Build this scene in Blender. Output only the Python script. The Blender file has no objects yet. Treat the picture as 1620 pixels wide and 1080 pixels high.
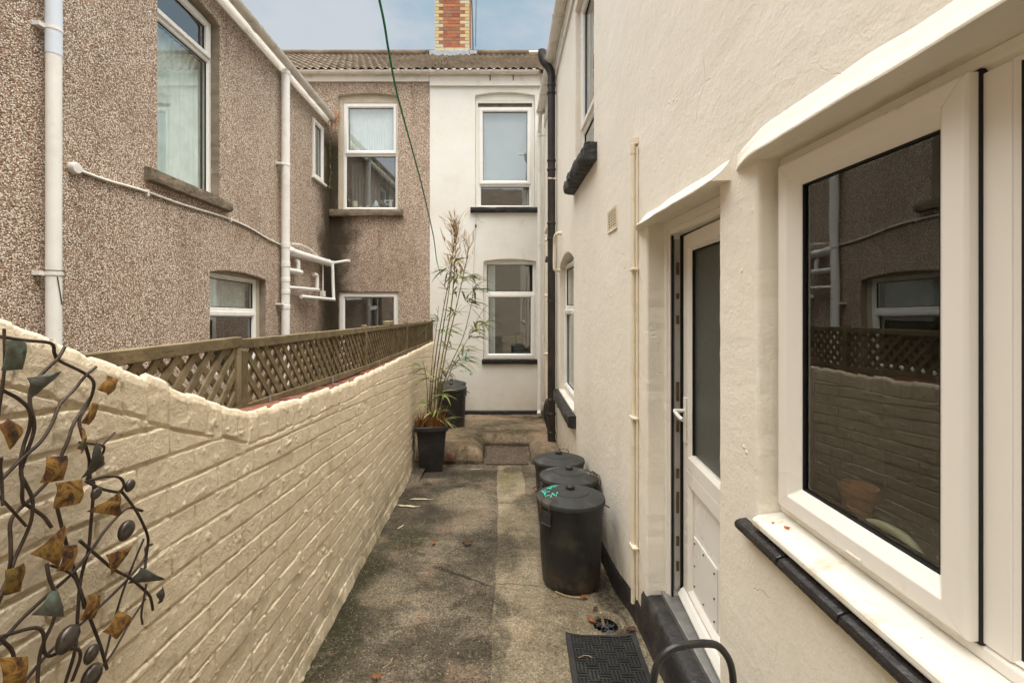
import bpy, bmesh, math, random
import numpy as np
from mathutils import Vector, Matrix
from mathutils.geometry import tessellate_polygon

R = math.radians
rnd = random.Random(7)
SC = bpy.context.scene
COL = SC.collection

# ------------------------------------------------------------------ camera, sky, sun, exposure
cam_d = bpy.data.cameras.new("camera")
cam = bpy.data.objects.new("camera", cam_d)
COL.objects.link(cam)
cam.location = (0, 0, 1.8)
cam.rotation_euler = (R(90), 0, 0)
cam_d.sensor_width = 36.0
cam_d.lens = 16.0
cam_d.shift_x = 13.0 / 1620
cam_d.shift_y = -58.0 / 1620
cam_d.clip_start = 0.02
cam_d.clip_end = 500
SC.camera = cam

SUN_EL, SUN_AZ = 72.0, 140.0          # azimuth measured from +Y towards +X
EXPOSURE = 1.13
w = bpy.data.worlds.new("World")
SC.world = w
w.use_nodes = True
wt = w.node_tree
wt.nodes.clear()


def node(nt, typ, ins=None, **attrs):
    n = nt.nodes.new(typ)
    for k, v in attrs.items():
        setattr(n, k, v)
    for k, v in (ins or {}).items():
        if isinstance(v, bpy.types.NodeSocket):
            nt.links.new(v, n.inputs[k])
        else:
            if isinstance(v, tuple) and len(v) == 3 and n.inputs[k].type == 'RGBA':
                v = v + (1,)
            n.inputs[k].default_value = v
    return n


def mth(nt, op, a, b=0.0, clamp=False):
    return node(nt, 'ShaderNodeMath', {0: a, 1: b}, operation=op, use_clamp=clamp).outputs[0]


def mixc(nt, f, a, b, mode='MIX'):
    return node(nt, 'ShaderNodeMix', {0: f, 6: a, 7: b}, data_type='RGBA', blend_type=mode).outputs[2]


def ramp(nt, f, stops, interp='LINEAR'):
    n = node(nt, 'ShaderNodeValToRGB', {0: f})
    cr = n.color_ramp
    cr.interpolation = interp
    while len(cr.elements) < len(stops):
        cr.elements.new(0.5)
    for e, (p, c) in zip(cr.elements, stops):
        e.position = p
        e.color = (c, c, c, 1) if isinstance(c, (int, float)) else c + (1,)
    return n.outputs[0]


def noise(nt, co, scale, detail=4.0, rough=0.55, dist=0.0):
    return node(nt, 'ShaderNodeTexNoise', {'Vector': co, 'Scale': scale, 'Detail': detail, 'Roughness': rough, 'Distortion': dist}).outputs[0]


def maprange(nt, v, a, b, c=0.0, d=1.0, smooth=False):
    return node(nt, 'ShaderNodeMapRange', {0: v, 1: a, 2: b, 3: c, 4: d}, interpolation_type='SMOOTHSTEP' if smooth else 'LINEAR').outputs[0]


sky = node(wt, 'ShaderNodeTexSky', sky_type='NISHITA', sun_disc=False)
sky.sun_elevation = R(SUN_EL)
sky.sun_rotation = R(SUN_AZ)
sky.air_density = 1.0
sky.dust_density = 1.5
gen = node(wt, 'ShaderNodeTexCoord').outputs['Generated']
sx = node(wt, 'ShaderNodeSeparateXYZ', {0: gen})
zz = sx.outputs[2]
# flat cloud deck: project the direction on a plane overhead
den = mth(wt, 'ADD', mth(wt, 'MAXIMUM', zz, 0.0), 0.18)
cl = node(wt, 'ShaderNodeCombineXYZ', {0: mth(wt, 'DIVIDE', sx.outputs[0], den), 1: mth(wt, 'DIVIDE', sx.outputs[1], den), 2: 3.7})
cn = noise(wt, cl.outputs[0], 1.15, 7.0, 0.55, 0.25)
deck = maprange(wt, zz, 0.57, 0.80, 0.0, 1.0, True)          # overcast overhead, broken towards the horizon
back = maprange(wt, sx.outputs[1], 0.0, -0.45, 0.0, 0.75, True)
cover = mth(wt, 'MAXIMUM', mth(wt, 'MAXIMUM', maprange(wt, cn, 0.47, 0.66, 0.0, 0.7, True), deck), back)
cloud_low = (3.25, 3.25, 3.4)
cloud_high = (26.0, 25.3, 24.2)
cloud = mixc(wt, deck, mixc(wt, maprange(wt, sx.outputs[1], -0.05, -0.4, 0.0, 1.0, True), cloud_low, (5.6, 5.6, 5.7)), cloud_high)
base = mixc(wt, 0.75, mixc(wt, 1.0, sky.outputs[0], (0.24, 0.24, 0.24), 'MULTIPLY'), (2.15, 2.95, 3.5))
skyc = mixc(wt, cover, base, cloud)
bg = node(wt, 'ShaderNodeBackground', {'Color': skyc, 'Strength': 0.1})
wo = node(wt, 'ShaderNodeOutputWorld', {0: bg.outputs[0]})

sd = bpy.data.lights.new("sun", 'SUN')
sd.energy = 1.2
sd.angle = R(35)
sd.color = (1.0, 0.965, 0.91)
so = bpy.data.objects.new("sun", sd)
COL.objects.link(so)
dv = Vector((math.sin(R(SUN_AZ)) * math.cos(R(SUN_EL)), math.cos(R(SUN_AZ)) * math.cos(R(SUN_EL)), math.sin(R(SUN_EL))))
so.rotation_euler = dv.to_track_quat('Z', 'Y').to_euler()
so.location = dv * 40

SC.view_settings.view_transform = 'Standard'
SC.view_settings.look = 'None'
SC.view_settings.exposure = EXPOSURE
SC.view_settings.gamma = 1.0
SC.render.engine = 'CYCLES'
SC.cycles.max_bounces = 8
SC.cycles.diffuse_bounces = 5
SC.cycles.transparent_max_bounces = 12
SC.cycles.use_denoising = True

# ------------------------------------------------------------------ the place, in metres
XR = 0.76        # own house, wing wall (faces -X)
XL = -3.32       # neighbour's wing wall (faces +X)
YB = 8.7         # rear walls of both houses (face the camera)
XD = -1.414      # boundary between the two rear walls


def ground_z(x, y):
    z = 0.25 - 0.1 * y
    z = np.maximum(z, -0.355)
    dip = np.clip((x - 0.50) / 0.2, 0, 1) * np.clip((y - 2.6) / 0.5, 0, 1) * np.clip((5.2 - y) / 0.8, 0, 1)
    return z - 0.06 * dip * dip * (3 - 2 * dip)


_tab = {}


def vn(x, y, seed):
    """smooth value noise in 0..1"""
    if seed not in _tab:
        _tab[seed] = np.random.RandomState(seed).rand(256, 256)
    t = _tab[seed]
    x = np.asarray(x, float)
    y = np.asarray(y, float)
    xi = np.floor(x).astype(int)
    yi = np.floor(y).astype(int)
    fx = x - xi
    fy = y - yi
    fx = fx * fx * (3 - 2 * fx)
    fy = fy * fy * (3 - 2 * fy)
    a = t[xi & 255, yi & 255]
    b = t[(xi + 1) & 255, yi & 255]
    c = t[xi & 255, (yi + 1) & 255]
    d = t[(xi + 1) & 255, (yi + 1) & 255]
    return (a * (1 - fx) + b * fx) * (1 - fy) + (c * (1 - fx) + d * fx) * fy


def fbm(x, y, seed, octs=4):
    s = 0.0
    a = 0.5
    for k in range(octs):
        s = s + a * vn(np.asarray(x) * 2 ** k + 17.3 * k, np.asarray(y) * 2 ** k + 5.1 * k, seed + k)
        a *= 0.5
    return s


# ------------------------------------------------------------------ materials
MATS = {}


def newmat(name):
    m = bpy.data.materials.new(name)
    m.use_nodes = True
    nt = m.node_tree
    b = nt.nodes['Principled BSDF']
    co = node(nt, 'ShaderNodeTexCoord').outputs['Object']
    MATS[name] = m
    return m, nt, b, co


def setp(nt, b, **kw):
    for k, v in kw.items():
        k = {'color': 'Base Color', 'rough': 'Roughness', 'spec': 'Specular IOR Level', 'normal': 'Normal', 'metal': 'Metallic'}[k]
        if isinstance(v, bpy.types.NodeSocket):
            nt.links.new(v, b.inputs[k])
        else:
            b.inputs[k].default_value = v + (1,) if isinstance(v, tuple) else v


def bump(nt, h, dist, strength=1.0):
    return node(nt, 'ShaderNodeBump', {'Height': h, 'Distance': dist, 'Strength': strength}).outputs[0]


def wsum(nt, *terms):
    """weighted sum of (socket, weight)"""
    o = None
    for s, k in terms:
        t = mth(nt, 'MULTIPLY', s, k)
        o = t if o is None else mth(nt, 'ADD', o, t)
    return o


def simple(name, col, rough=0.5, spec=0.4, metal=0.0, var=0.12, nscale=6.0, bumpd=0.0, bscale=60.0, dirt=None, dirt_amt=0.4, dscale=3.0):
    m, nt, b, co = newmat(name)
    n = noise(nt, co, nscale, 5.0)
    lo = tuple(c * (1 - var) for c in col)
    hi = tuple(min(1.0, c * (1 + var)) for c in col)
    c = ramp(nt, n, [(0.3, lo), (0.7, hi)])
    if dirt:
        d = maprange(nt, noise(nt, co, dscale, 8.0, 0.65, 0.4), 0.5, 0.72, 0.0, dirt_amt, True)
        c = mixc(nt, d, c, dirt)
    setp(nt, b, color=c, rough=maprange(nt, noise(nt, co, nscale * 3, 4.0), 0.3, 0.7, max(rough - 0.08, 0.02), min(rough + 0.1, 1.0)), spec=spec, metal=metal)
    if bumpd:
        setp(nt, b, normal=bump(nt, noise(nt, co, bscale, 5.0), bumpd))
    return m


# painted render (cream)
def cream(name, a, c2, k=1.0, spl=0.75, dirt=(0.42, 0.35, 0.26)):
    m, nt, b, co = newmat(name)
    big = noise(nt, co, 1.3, 6.0, 0.6)
    c = ramp(nt, big, [(0.3, c2), (0.65, a)])
    st = node(nt, 'ShaderNodeMapping', {'Vector': co, 'Scale': (5.0, 5.0, 0.7)}).outputs[0]
    streak = maprange(nt, noise(nt, st, 1.6, 7.0, 0.65, 0.3), 0.54, 0.78, 0.0, 0.09, True)
    c = mixc(nt, streak, c, dirt)
    sz = node(nt, 'ShaderNodeSeparateXYZ', {0: co}).outputs[2]
    low = mth(nt, 'MULTIPLY', maprange(nt, sz, 0.75, -0.3, 0.0, 0.85, True), maprange(nt, noise(nt, co, 1.1, 8.0, 0.6), 0.30, 0.75, 0.15, 0.75))
    c = mixc(nt, low, c, (0.66, 0.56, 0.41))  # foot dirt; its warm tint paints in the light on the rear wall
    # trowel marks run on the slant
    tm = node(nt, 'ShaderNodeMapping', {'Vector': co, 'Rotation': (R(35), 0, 0), 'Scale': (1.0, 0.55, 1.15)}).outputs[0]
    t1 = noise(nt, tm, 2.6, 5.0, 0.58, 0.5)
    t2 = noise(nt, co, 19.0, 6.0, 0.62, 0.3)
    t3 = noise(nt, co, 95.0, 3.0, 0.5)
    vo = node(nt, 'ShaderNodeTexVoronoi', {'Vector': co, 'Scale': 26.0, 'Randomness': 1.0}, feature='F1')
    spots = mth(nt, 'MULTIPLY', maprange(nt, vo.outputs['Distance'], 0.26, 0.05, 0.0, 1.0, True), maprange(nt, noise(nt, co, 3.1, 3.0), 0.54, 0.66, 0.0, 1.0, True))
    wv = node(nt, 'ShaderNodeTexVoronoi', {'Vector': mixc(nt, 0.16, co, node(nt, 'ShaderNodeTexNoise', {'Vector': co, 'Scale': 7.0, 'Detail': 6.0}).outputs['Color']), 'Scale': 2.1}, feature='DISTANCE_TO_EDGE')
    crack = mth(nt, 'MULTIPLY', maprange(nt, wv.outputs['Distance'], 0.0, 0.0065, 1.0, 0.0, True), maprange(nt, noise(nt, co, 2.0, 4.0), 0.54, 0.64, 0.0, 1.0, True))
    h = wsum(nt, (t1, 0.55 * k), (t2, 0.22 * k), (t3, 0.07), (spots, 0.2 * k), (crack, -0.12 * k))
    c = mixc(nt, mth(nt, 'MULTIPLY', crack, 0.35), c, (0.30, 0.25, 0.18))
    pock = maprange(nt, noise(nt, co, 38.0, 4.0, 0.6), 0.70, 0.76, 0.0, 0.55, True)
    c = mixc(nt, pock, c, (0.42, 0.35, 0.25))
    h = wsum(nt, (h, 1.0), (pock, -0.12 * k))
    splash = mth(nt, 'MULTIPLY', maprange(nt, sz, 0.42, -0.15, 0.0, 1.0, True), maprange(nt, noise(nt, co, 7.0, 8.0, 0.7), 0.42, 0.62, 0.0, spl))
    c = mixc(nt, splash, c, (0.30, 0.235, 0.16))
    c = mixc(nt, maprange(nt, noise(nt, co, 0.8, 7.0, 0.62, 0.4), 0.5, 0.7, 0.0, 0.22, True), c, (0.62, 0.53, 0.40))
    setp(nt, b, color=c, rough=0.62, spec=0.25, normal=bump(nt, h, 0.016))
    return m


cream('render', (0.845, 0.80, 0.71), (0.80, 0.745, 0.635))
cream('render_white', (0.79, 0.775, 0.725), (0.755, 0.725, 0.65), 0.55, 0.12)

# painted brick of the party wall
m, nt, b, co = newmat('painted_brick')
c = ramp(nt, noise(nt, co, 2.2, 7.0, 0.6), [(0.3, (0.80, 0.67, 0.475)), (0.7, (0.88, 0.755, 0.56))])
dt = maprange(nt, noise(nt, co, 6.0, 9.0, 0.7, 0.3), 0.53, 0.75, 0.0, 0.5, True)
c = mixc(nt, dt, c, (0.40, 0.32, 0.20))
sp = node(nt, 'ShaderNodeSeparateXYZ', {0: co})
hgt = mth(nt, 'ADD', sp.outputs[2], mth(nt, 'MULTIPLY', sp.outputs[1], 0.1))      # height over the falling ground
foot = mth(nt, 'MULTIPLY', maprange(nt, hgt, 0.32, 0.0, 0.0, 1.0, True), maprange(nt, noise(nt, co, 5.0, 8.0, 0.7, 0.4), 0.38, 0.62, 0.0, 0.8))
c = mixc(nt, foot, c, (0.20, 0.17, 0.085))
c = mixc(nt, maprange(nt, noise(nt, node(nt, 'ShaderNodeMapping', {'Vector': co, 'Scale': (4.0, 4.0, 0.8)}).outputs[0], 2.2, 7.0, 0.65, 0.3), 0.54, 0.76, 0.0, 0.28, True), c, (0.36, 0.29, 0.17))
spk = maprange(nt, noise(nt, co, 55.0, 5.0, 0.7), 0.66, 0.74, 0.0, 0.6, True)
c = mixc(nt, spk, c, (0.26, 0.18, 0.10))
ck = mth(nt, 'MULTIPLY', maprange(nt, node(nt, 'ShaderNodeTexVoronoi', {'Vector': mixc(nt, 0.12, co, node(nt, 'ShaderNodeTexNoise', {'Vector': co, 'Scale': 16.0, 'Detail': 6.0}).outputs['Color']), 'Scale': 5.0}, feature='DISTANCE_TO_EDGE').outputs['Distance'], 0.0, 0.016, 1.0, 0.0, True), maprange(nt, noise(nt, co, 3.3, 4.0), 0.54, 0.64, 0.0, 1.0, True))
c = mixc(nt, mth(nt, 'MULTIPLY', ck, 0.25), c, (0.30, 0.23, 0.14))
v = node(nt, 'ShaderNodeTexVoronoi', {'Vector': co, 'Scale': 120.0}, feature='F1')
chip = mth(nt, 'MULTIPLY', maprange(nt, v.outputs['Distance'], 0.30, 0.1, 0.0, 1.0, True), maprange(nt, noise(nt, co, 9.0, 4.0), 0.58, 0.68, 0.0, 1.0, True))
h = wsum(nt, (noise(nt, co, 34.0, 8.0, 0.72, 0.3), 1.0), (noise(nt, co, 150.0, 4.0), 0.25), (chip, 0.3), (ck, -0.22), (noise(nt, co, 75.0, 6.0, 0.75), 0.35))
setp(nt, b, color=c, rough=0.55, spec=0.3, normal=bump(nt, h, 0.008))

# pebbledash
m, nt, b, co = newmat('pebbledash')
v = node(nt, 'ShaderNodeTexVoronoi', {'Vector': co, 'Scale': 100.0, 'Randomness': 1.0}, feature='F1')
cs = node(nt, 'ShaderNodeSeparateColor', {0: v.outputs['Color']})
c = ramp(nt, cs.outputs[0], [(0.0, (0.16, 0.10, 0.072)), (0.22, (0.37, 0.25, 0.18)), (0.45, (0.54, 0.395, 0.295)), (0.65, (0.645, 0.505, 0.395)), (0.82, (0.74, 0.66, 0.56)), (1.0, (0.86, 0.82, 0.76))])
c = mixc(nt, maprange(nt, v.outputs['Distance'], 0.45, 0.75, 0.0, 0.8), c, (0.17, 0.11, 0.07))
big = noise(nt, co, 0.9, 6.0, 0.6)
c = mixc(nt, maprange(nt, big, 0.46, 0.68, 0.0, 0.40), c, mixc(nt, 1.0, c, (0.58, 0.51, 0.45), 'MULTIPLY'))
c = mixc(nt, 1.0, c, (1.16, 1.15, 1.12), 'MULTIPLY')
sp = node(nt, 'ShaderNodeSeparateXYZ', {0: co})
vert = node(nt, 'ShaderNodeMapping', {'Vector': co, 'Scale': (3.0, 3.0, 0.35)}).outputs[0]
run = maprange(nt, noise(nt, vert, 1.5, 6.0, 0.6, 0.2), 0.50, 0.72, 0.0, 0.5, True)
c = mixc(nt, run, c, mixc(nt, 1.0, c, (0.60, 0.54, 0.49), 'MULTIPLY'))
pale = maprange(nt, noise(nt, co, 0.65, 7.0, 0.6, 0.3), 0.55, 0.70, 0.0, 0.30, True)
c = mixc(nt, pale, c, (0.60, 0.51, 0.42))
# damp black stain running down the inner corner below the gutter end
wob = mth(nt, 'MULTIPLY', mth(nt, 'SUBTRACT', noise(nt, co, 2.2, 6.0, 0.6), 0.5), 1.1)
dx = mth(nt, 'ADD', sp.outputs[0], wob)
dy = mth(nt, 'ADD', mth(nt, 'SUBTRACT', YB - 4.0, sp.outputs[1]), wob)
corner = mth(nt, 'MULTIPLY', mth(nt, 'MULTIPLY', maprange(nt, dx, 0.72, 0.16, 0.0, 1.0, True), maprange(nt, dy, 0.8, 0.16, 0.0, 1.0, True)), maprange(nt, sp.outputs[2], 5.5, 5.1, 0.0, 1.0))
c = mixc(nt, mth(nt, 'MULTIPLY', corner, 0.97), c, mixc(nt, noise(nt, co, 3.0), (0.035, 0.027, 0.016), (0.085, 0.06, 0.03)))
h = wsum(nt, (v.outputs['Distance'], -1.0), (noise(nt, co, 3.0, 4.0), 1.2))
setp(nt, b, color=c, rough=0.75, spec=0.25, normal=bump(nt, h, 0.014))

simple('upvc', (0.82, 0.80, 0.75), 0.28, 0.5, var=0.01, nscale=0.7)
simple('upvc_aged', (0.82, 0.785, 0.715), 0.30, 0.5, var=0.01, nscale=0.7)
simple('upvc_shade', (0.62, 0.57, 0.49), 0.35, 0.5, var=0.03, dirt=(0.40, 0.34, 0.26), dirt_amt=0.25, dscale=4.0)
simple('pipe_white', (0.80, 0.78, 0.735), 0.33, 0.5, var=0.03, dirt=(0.50, 0.42, 0.32), dirt_amt=0.35, dscale=2.2)
simple('pipe_blue', (0.66, 0.72, 0.79), 0.33, 0.5, var=0.03)
simple('gutter', (0.74, 0.70, 0.63), 0.36, 0.5, var=0.04, dirt=(0.30, 0.25, 0.19), dirt_amt=0.5, dscale=5.0)
simple('fascia', (0.84, 0.81, 0.74), 0.5, 0.35, var=0.03, dirt=(0.30, 0.26, 0.20), dirt_amt=0.35, dscale=4.0)
simple('pipe_cream', (0.80, 0.71, 0.55), 0.45, 0.35, var=0.04, dirt=(0.45, 0.34, 0.22), dirt_amt=0.35, dscale=6.0)
simple('stone', (0.21, 0.165, 0.12), 0.85, 0.2, var=0.3, nscale=9.0, bumpd=0.02, bscale=22.0, dirt=(0.08, 0.07, 0.045), dirt_amt=0.6, dscale=4.0)
simple('reveal_stone', (0.27, 0.22, 0.165), 0.8, 0.2, var=0.2, nscale=7.0, bumpd=0.006, bscale=45.0, dirt=(0.14, 0.11, 0.08), dirt_amt=0.4)
simple('reveal_paint', (0.52, 0.45, 0.35), 0.7, 0.25, var=0.1, bumpd=0.004, bscale=40.0, dirt=(0.28, 0.22, 0.15), dirt_amt=0.4)
simple('black_paint', (0.022, 0.021, 0.021), 0.42, 0.4, var=0.3, nscale=14.0, bumpd=0.004, bscale=45.0, dirt=(0.10, 0.085, 0.065), dirt_amt=0.4, dscale=7.0)
simple('black_gloss', (0.018, 0.016, 0.016), 0.25, 0.5, var=0.3, nscale=20.0, bumpd=0.002, bscale=30.0, dirt=(0.07, 0.05, 0.04), dirt_amt=0.4, dscale=9.0)
simple('black_rock', (0.030, 0.029, 0.028), 0.55, 0.4, var=0.4, nscale=14.0, bumpd=0.03, bscale=26.0)
simple('cast_iron', (0.028, 0.021, 0.018), 0.36, 0.5, var=0.35, nscale=8.0, bumpd=0.003, bscale=40.0, dirt=(0.075, 0.052, 0.04), dirt_amt=0.5, dscale=5.0)
simple('bin_plastic', (0.019, 0.018, 0.017), 0.46, 0.4, var=0.25, nscale=5.0, bumpd=0.0015, bscale=70.0, dirt=(0.11, 0.095, 0.075), dirt_amt=0.28, dscale=6.0)
m = MATS['bin_plastic']
nt = m.node_tree
b = nt.nodes['Principled BSDF']
co = node(nt, 'ShaderNodeTexCoord').outputs['Object']
sz = node(nt, 'ShaderNodeSeparateXYZ', {0: co}).outputs[2]
old = b.inputs['Base Color'].links[0].from_socket
mud = mth(nt, 'MULTIPLY', maprange(nt, sz, 0.20, 0.0, 0.0, 1.0, True), maprange(nt, noise(nt, co, 14.0, 8.0, 0.75), 0.42, 0.62, 0.0, 0.7))
nt.links.new(mixc(nt, mud, old, (0.115, 0.075, 0.042)), b.inputs['Base Color'])
simple('bin_lid', (0.034, 0.035, 0.033), 0.6, 0.25, var=0.2, nscale=5.0, bumpd=0.0015, bscale=60.0, dirt=(0.14, 0.125, 0.10), dirt_amt=0.5, dscale=7.0)
simple('planter_plastic', (0.024, 0.022, 0.021), 0.45, 0.4, var=0.25, nscale=6.0, bumpd=0.002, bscale=50.0, dirt=(0.08, 0.065, 0.05), dirt_amt=0.4, dscale=6.0)
simple('rubber', (0.022, 0.022, 0.021), 0.7, 0.3, var=0.3, nscale=12.0, bumpd=0.002, bscale=90.0, dirt=(0.09, 0.08, 0.06), dirt_amt=0.5, dscale=8.0)
simple('tube_black', (0.018, 0.018, 0.018), 0.3, 0.5, var=0.2, dirt=(0.2, 0.18, 0.15), dirt_amt=0.15, dscale=12.0)
simple('rust_wire', (0.10, 0.045, 0.025), 0.75, 0.3, var=0.5, nscale=30.0)
simple('art_steel', (0.060, 0.042, 0.031), 0.55, 0.5, metal=0.35, var=0.4, nscale=25.0, bumpd=0.001, bscale=200.0, dirt=(0.13, 0.075, 0.04), dirt_amt=0.5, dscale=14.0)
simple('art_pebble', (0.095, 0.080, 0.068), 0.33, 0.5, metal=0.7, var=0.4, nscale=40.0, dirt=(0.05, 0.04, 0.03), dirt_amt=0.6, dscale=18.0)
simple('brass', (0.10, 0.07, 0.035), 0.5, 0.4, metal=0.4, var=0.3, nscale=30.0, dirt=(0.12, 0.08, 0.04), dirt_amt=0.6, dscale=15.0)
simple('lock_strip', (0.36, 0.35, 0.33), 0.45, 0.5, metal=0.5, var=0.15)
simple('gasket', (0.012, 0.011, 0.011), 0.6, 0.3)
simple('lining', (0.16, 0.145, 0.12), 0.9, 0.1, var=0.1, nscale=1.5)
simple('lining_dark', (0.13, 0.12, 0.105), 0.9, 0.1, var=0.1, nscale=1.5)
simple('reflected_sky_grey', (0.50, 0.53, 0.54), 0.9, 0.1, var=0.12, nscale=1.2)
simple('net_curtain', (0.86, 0.87, 0.86), 0.9, 0.1, var=0.05)
simple('teal_curtain', (0.76, 0.83, 0.80), 0.9, 0.1, var=0.15)
simple('grey_curtain', (0.26, 0.26, 0.25), 0.9, 0.1, var=0.15)
simple('brown_curtain', (0.10, 0.045, 0.030), 0.9, 0.1, var=0.2)
simple('wood', (0.185, 0.145, 0.084), 0.85, 0.15, var=0.3, nscale=10.0, bumpd=0.004, bscale=60.0, dirt=(0.055, 0.052, 0.025), dirt_amt=0.65, dscale=6.0)
simple('wood_pale', (0.23, 0.188, 0.115), 0.85, 0.15, var=0.3, nscale=12.0, bumpd=0.004, bscale=60.0, dirt=(0.08, 0.068, 0.035), dirt_amt=0.6, dscale=7.0)
simple('wire_dark', (0.075, 0.08, 0.085), 0.4, 0.5, metal=0.5, var=0.4, nscale=40.0)
simple('zinc', (0.30, 0.30, 0.29), 0.45, 0.5, metal=0.6, var=0.2, nscale=18.0)
simple('lead', (0.34, 0.36, 0.38), 0.6, 0.4, var=0.2, nscale=9.0, bumpd=0.01, bscale=9.0)
simple('terracotta', (0.60, 0.28, 0.15), 0.8, 0.2, var=0.12)
simple('orange_plastic', (0.85, 0.16, 0.06), 0.4, 0.4)
simple('candle_wax', (0.78, 0.73, 0.55), 0.5, 0.4, var=0.03)
simple('white_ornament', (0.82, 0.82, 0.80), 0.45, 0.4, var=0.03)
simple('blue_ornament', (0.50, 0.58, 0.64), 0.45, 0.4, var=0.05)
simple('pale_green_plastic', (0.66, 0.68, 0.48), 0.4, 0.4, var=0.05)
simple('soil', (0.035, 0.024, 0.015), 0.95, 0.1, var=0.4, nscale=30.0, bumpd=0.02, bscale=50.0)
simple('culm', (0.27, 0.20, 0.075), 0.5, 0.35, var=0.25, nscale=7.0, dirt=(0.15, 0.17, 0.055), dirt_amt=0.6, dscale=3.0)
simple('culm_dark', (0.13, 0.095, 0.05), 0.6, 0.3, var=0.3, nscale=9.0)
simple('straw', (0.46, 0.32, 0.17), 0.8, 0.2, var=0.25, nscale=20.0)
simple('rust_straw', (0.34, 0.155, 0.055), 0.85, 0.2, var=0.4, nscale=20.0)
simple('dead_leaf', (0.20, 0.075, 0.025), 0.7, 0.3, var=0.4, nscale=40.0)
simple('brown_leaf', (0.085, 0.045, 0.025), 0.8, 0.2, var=0.4, nscale=40.0)
simple('twig', (0.42, 0.31, 0.17), 0.8, 0.2, var=0.2, nscale=30.0)
simple('green_cord', (0.010, 0.19, 0.075), 0.45, 0.4, var=0.15)
simple('grey_cord', (0.24, 0.25, 0.25), 0.7, 0.2)
simple('teal_paint', (0.025, 0.52, 0.40), 0.6, 0.3, var=0.1)
simple('white_scuff', (0.40, 0.37, 0.33), 0.8, 0.2, var=0.3, nscale=60.0)
simple('red_scuff', (0.22, 0.055, 0.06), 0.8, 0.2, var=0.3, nscale=60.0)
simple('paint_splash', (0.58, 0.50, 0.34), 0.7, 0.2, var=0.15, nscale=30.0, dirt=(0.20, 0.17, 0.12), dirt_amt=0.6, dscale=25.0)
simple('rust_spot', (0.42, 0.105, 0.02), 0.8, 0.2, var=0.3, nscale=60.0)
simple('cable_white', (0.74, 0.71, 0.65), 0.45, 0.4, var=0.05, dirt=(0.35, 0.30, 0.24), dirt_amt=0.5, dscale=4.0)
simple('air_brick', (0.70, 0.62, 0.47), 0.6, 0.3)
simple('plinth_black', (0.026, 0.021, 0.019), 0.5, 0.35, var=0.4, nscale=9.0, bumpd=0.012, bscale=16.0, dirt=(0.10, 0.075, 0.05), dirt_amt=0.6, dscale=5.0)
simple('iron_cover', (0.115, 0.085, 0.062), 0.7, 0.3, metal=0.2, var=0.35, nscale=14.0, bumpd=0.004, bscale=50.0, dirt=(0.20, 0.13, 0.075), dirt_amt=0.5, dscale=6.0)
simple('aerial', (0.10, 0.085, 0.07), 0.6, 0.3)

# white sill boards yellow with age
m, nt, b, co = newmat('sill_white')
c = mixc(nt, maprange(nt, noise(nt, co, 6.0, 8.0, 0.66, 0.6), 0.50, 0.68, 0.0, 0.75, True), (0.80, 0.77, 0.69), (0.60, 0.44, 0.23))
c = mixc(nt, maprange(nt, noise(nt, co, 60.0, 4.0), 0.68, 0.74, 0.0, 0.7, True), c, (0.30, 0.20, 0.10))
setp(nt, b, color=c, rough=0.35, spec=0.5, normal=bump(nt, noise(nt, co, 25.0, 4.0), 0.002))

# copper leaves of the wall art
m, nt, b, co = newmat('copper_leaf')
n1 = noise(nt, co, 34.0, 8.0, 0.68, 0.6)
c = ramp(nt, n1, [(0.38, (0.025, 0.015, 0.010)), (0.46, (0.15, 0.062, 0.015)), (0.54, (0.30, 0.175, 0.036)), (0.63, (0.12, 0.042, 0.012))])
c = mixc(nt, maprange(nt, noise(nt, co, 14.0, 4.0), 0.6, 0.72, 0.0, 0.5), c, (0.16, 0.17, 0.05))
setp(nt, b, color=c, rough=0.48, spec=0.5, metal=0.25, normal=bump(nt, n1, 0.002))
m, nt, b, co = newmat('verdigris_leaf')
n1 = noise(nt, co, 30.0, 8.0, 0.7, 0.5)
c = ramp(nt, n1, [(0.3, (0.040, 0.033, 0.026)), (0.5, (0.085, 0.08, 0.06)), (0.68, (0.14, 0.185, 0.145))])
setp(nt, b, color=c, rough=0.55, spec=0.4, metal=0.15, normal=bump(nt, n1, 0.002))
simple('dark_leaf', (0.066, 0.062, 0.048), 0.55, 0.4, metal=0.2, var=0.4, nscale=25.0)

# concrete
def blob(nt, px, py, x, y, rx, ry):
    dx = mth(nt, 'DIVIDE', mth(nt, 'SUBTRACT', px, x), rx)
    dy = mth(nt, 'DIVIDE', mth(nt, 'SUBTRACT', py, y), ry)
    d = mth(nt, 'ADD', mth(nt, 'MULTIPLY', dx, dx), mth(nt, 'MULTIPLY', dy, dy))
    return maprange(nt, d, 1.3, 0.25, 0.0, 1.0, True)


def streak(nt, px, py, x0, y0, x1, y1, wd):
    """mask of a crack from one point of the ground to another"""
    L = math.hypot(x1 - x0, y1 - y0)
    ux, uy = (x1 - x0) / L, (y1 - y0) / L
    ax, ay = mth(nt, 'SUBTRACT', px, x0), mth(nt, 'SUBTRACT', py, y0)
    t = mth(nt, 'ADD', mth(nt, 'MULTIPLY', ax, ux), mth(nt, 'MULTIPLY', ay, uy))
    q = mth(nt, 'ABSOLUTE', mth(nt, 'SUBTRACT', mth(nt, 'MULTIPLY', ax, uy), mth(nt, 'MULTIPLY', ay, ux)))
    m = maprange(nt, q, wd, wd * 0.25, 0.0, 1.0, True)
    return mth(nt, 'MULTIPLY', m, mth(nt, 'MULTIPLY', maprange(nt, t, -0.03, 0.03), maprange(nt, t, L + 0.02, L - 0.03)))


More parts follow.
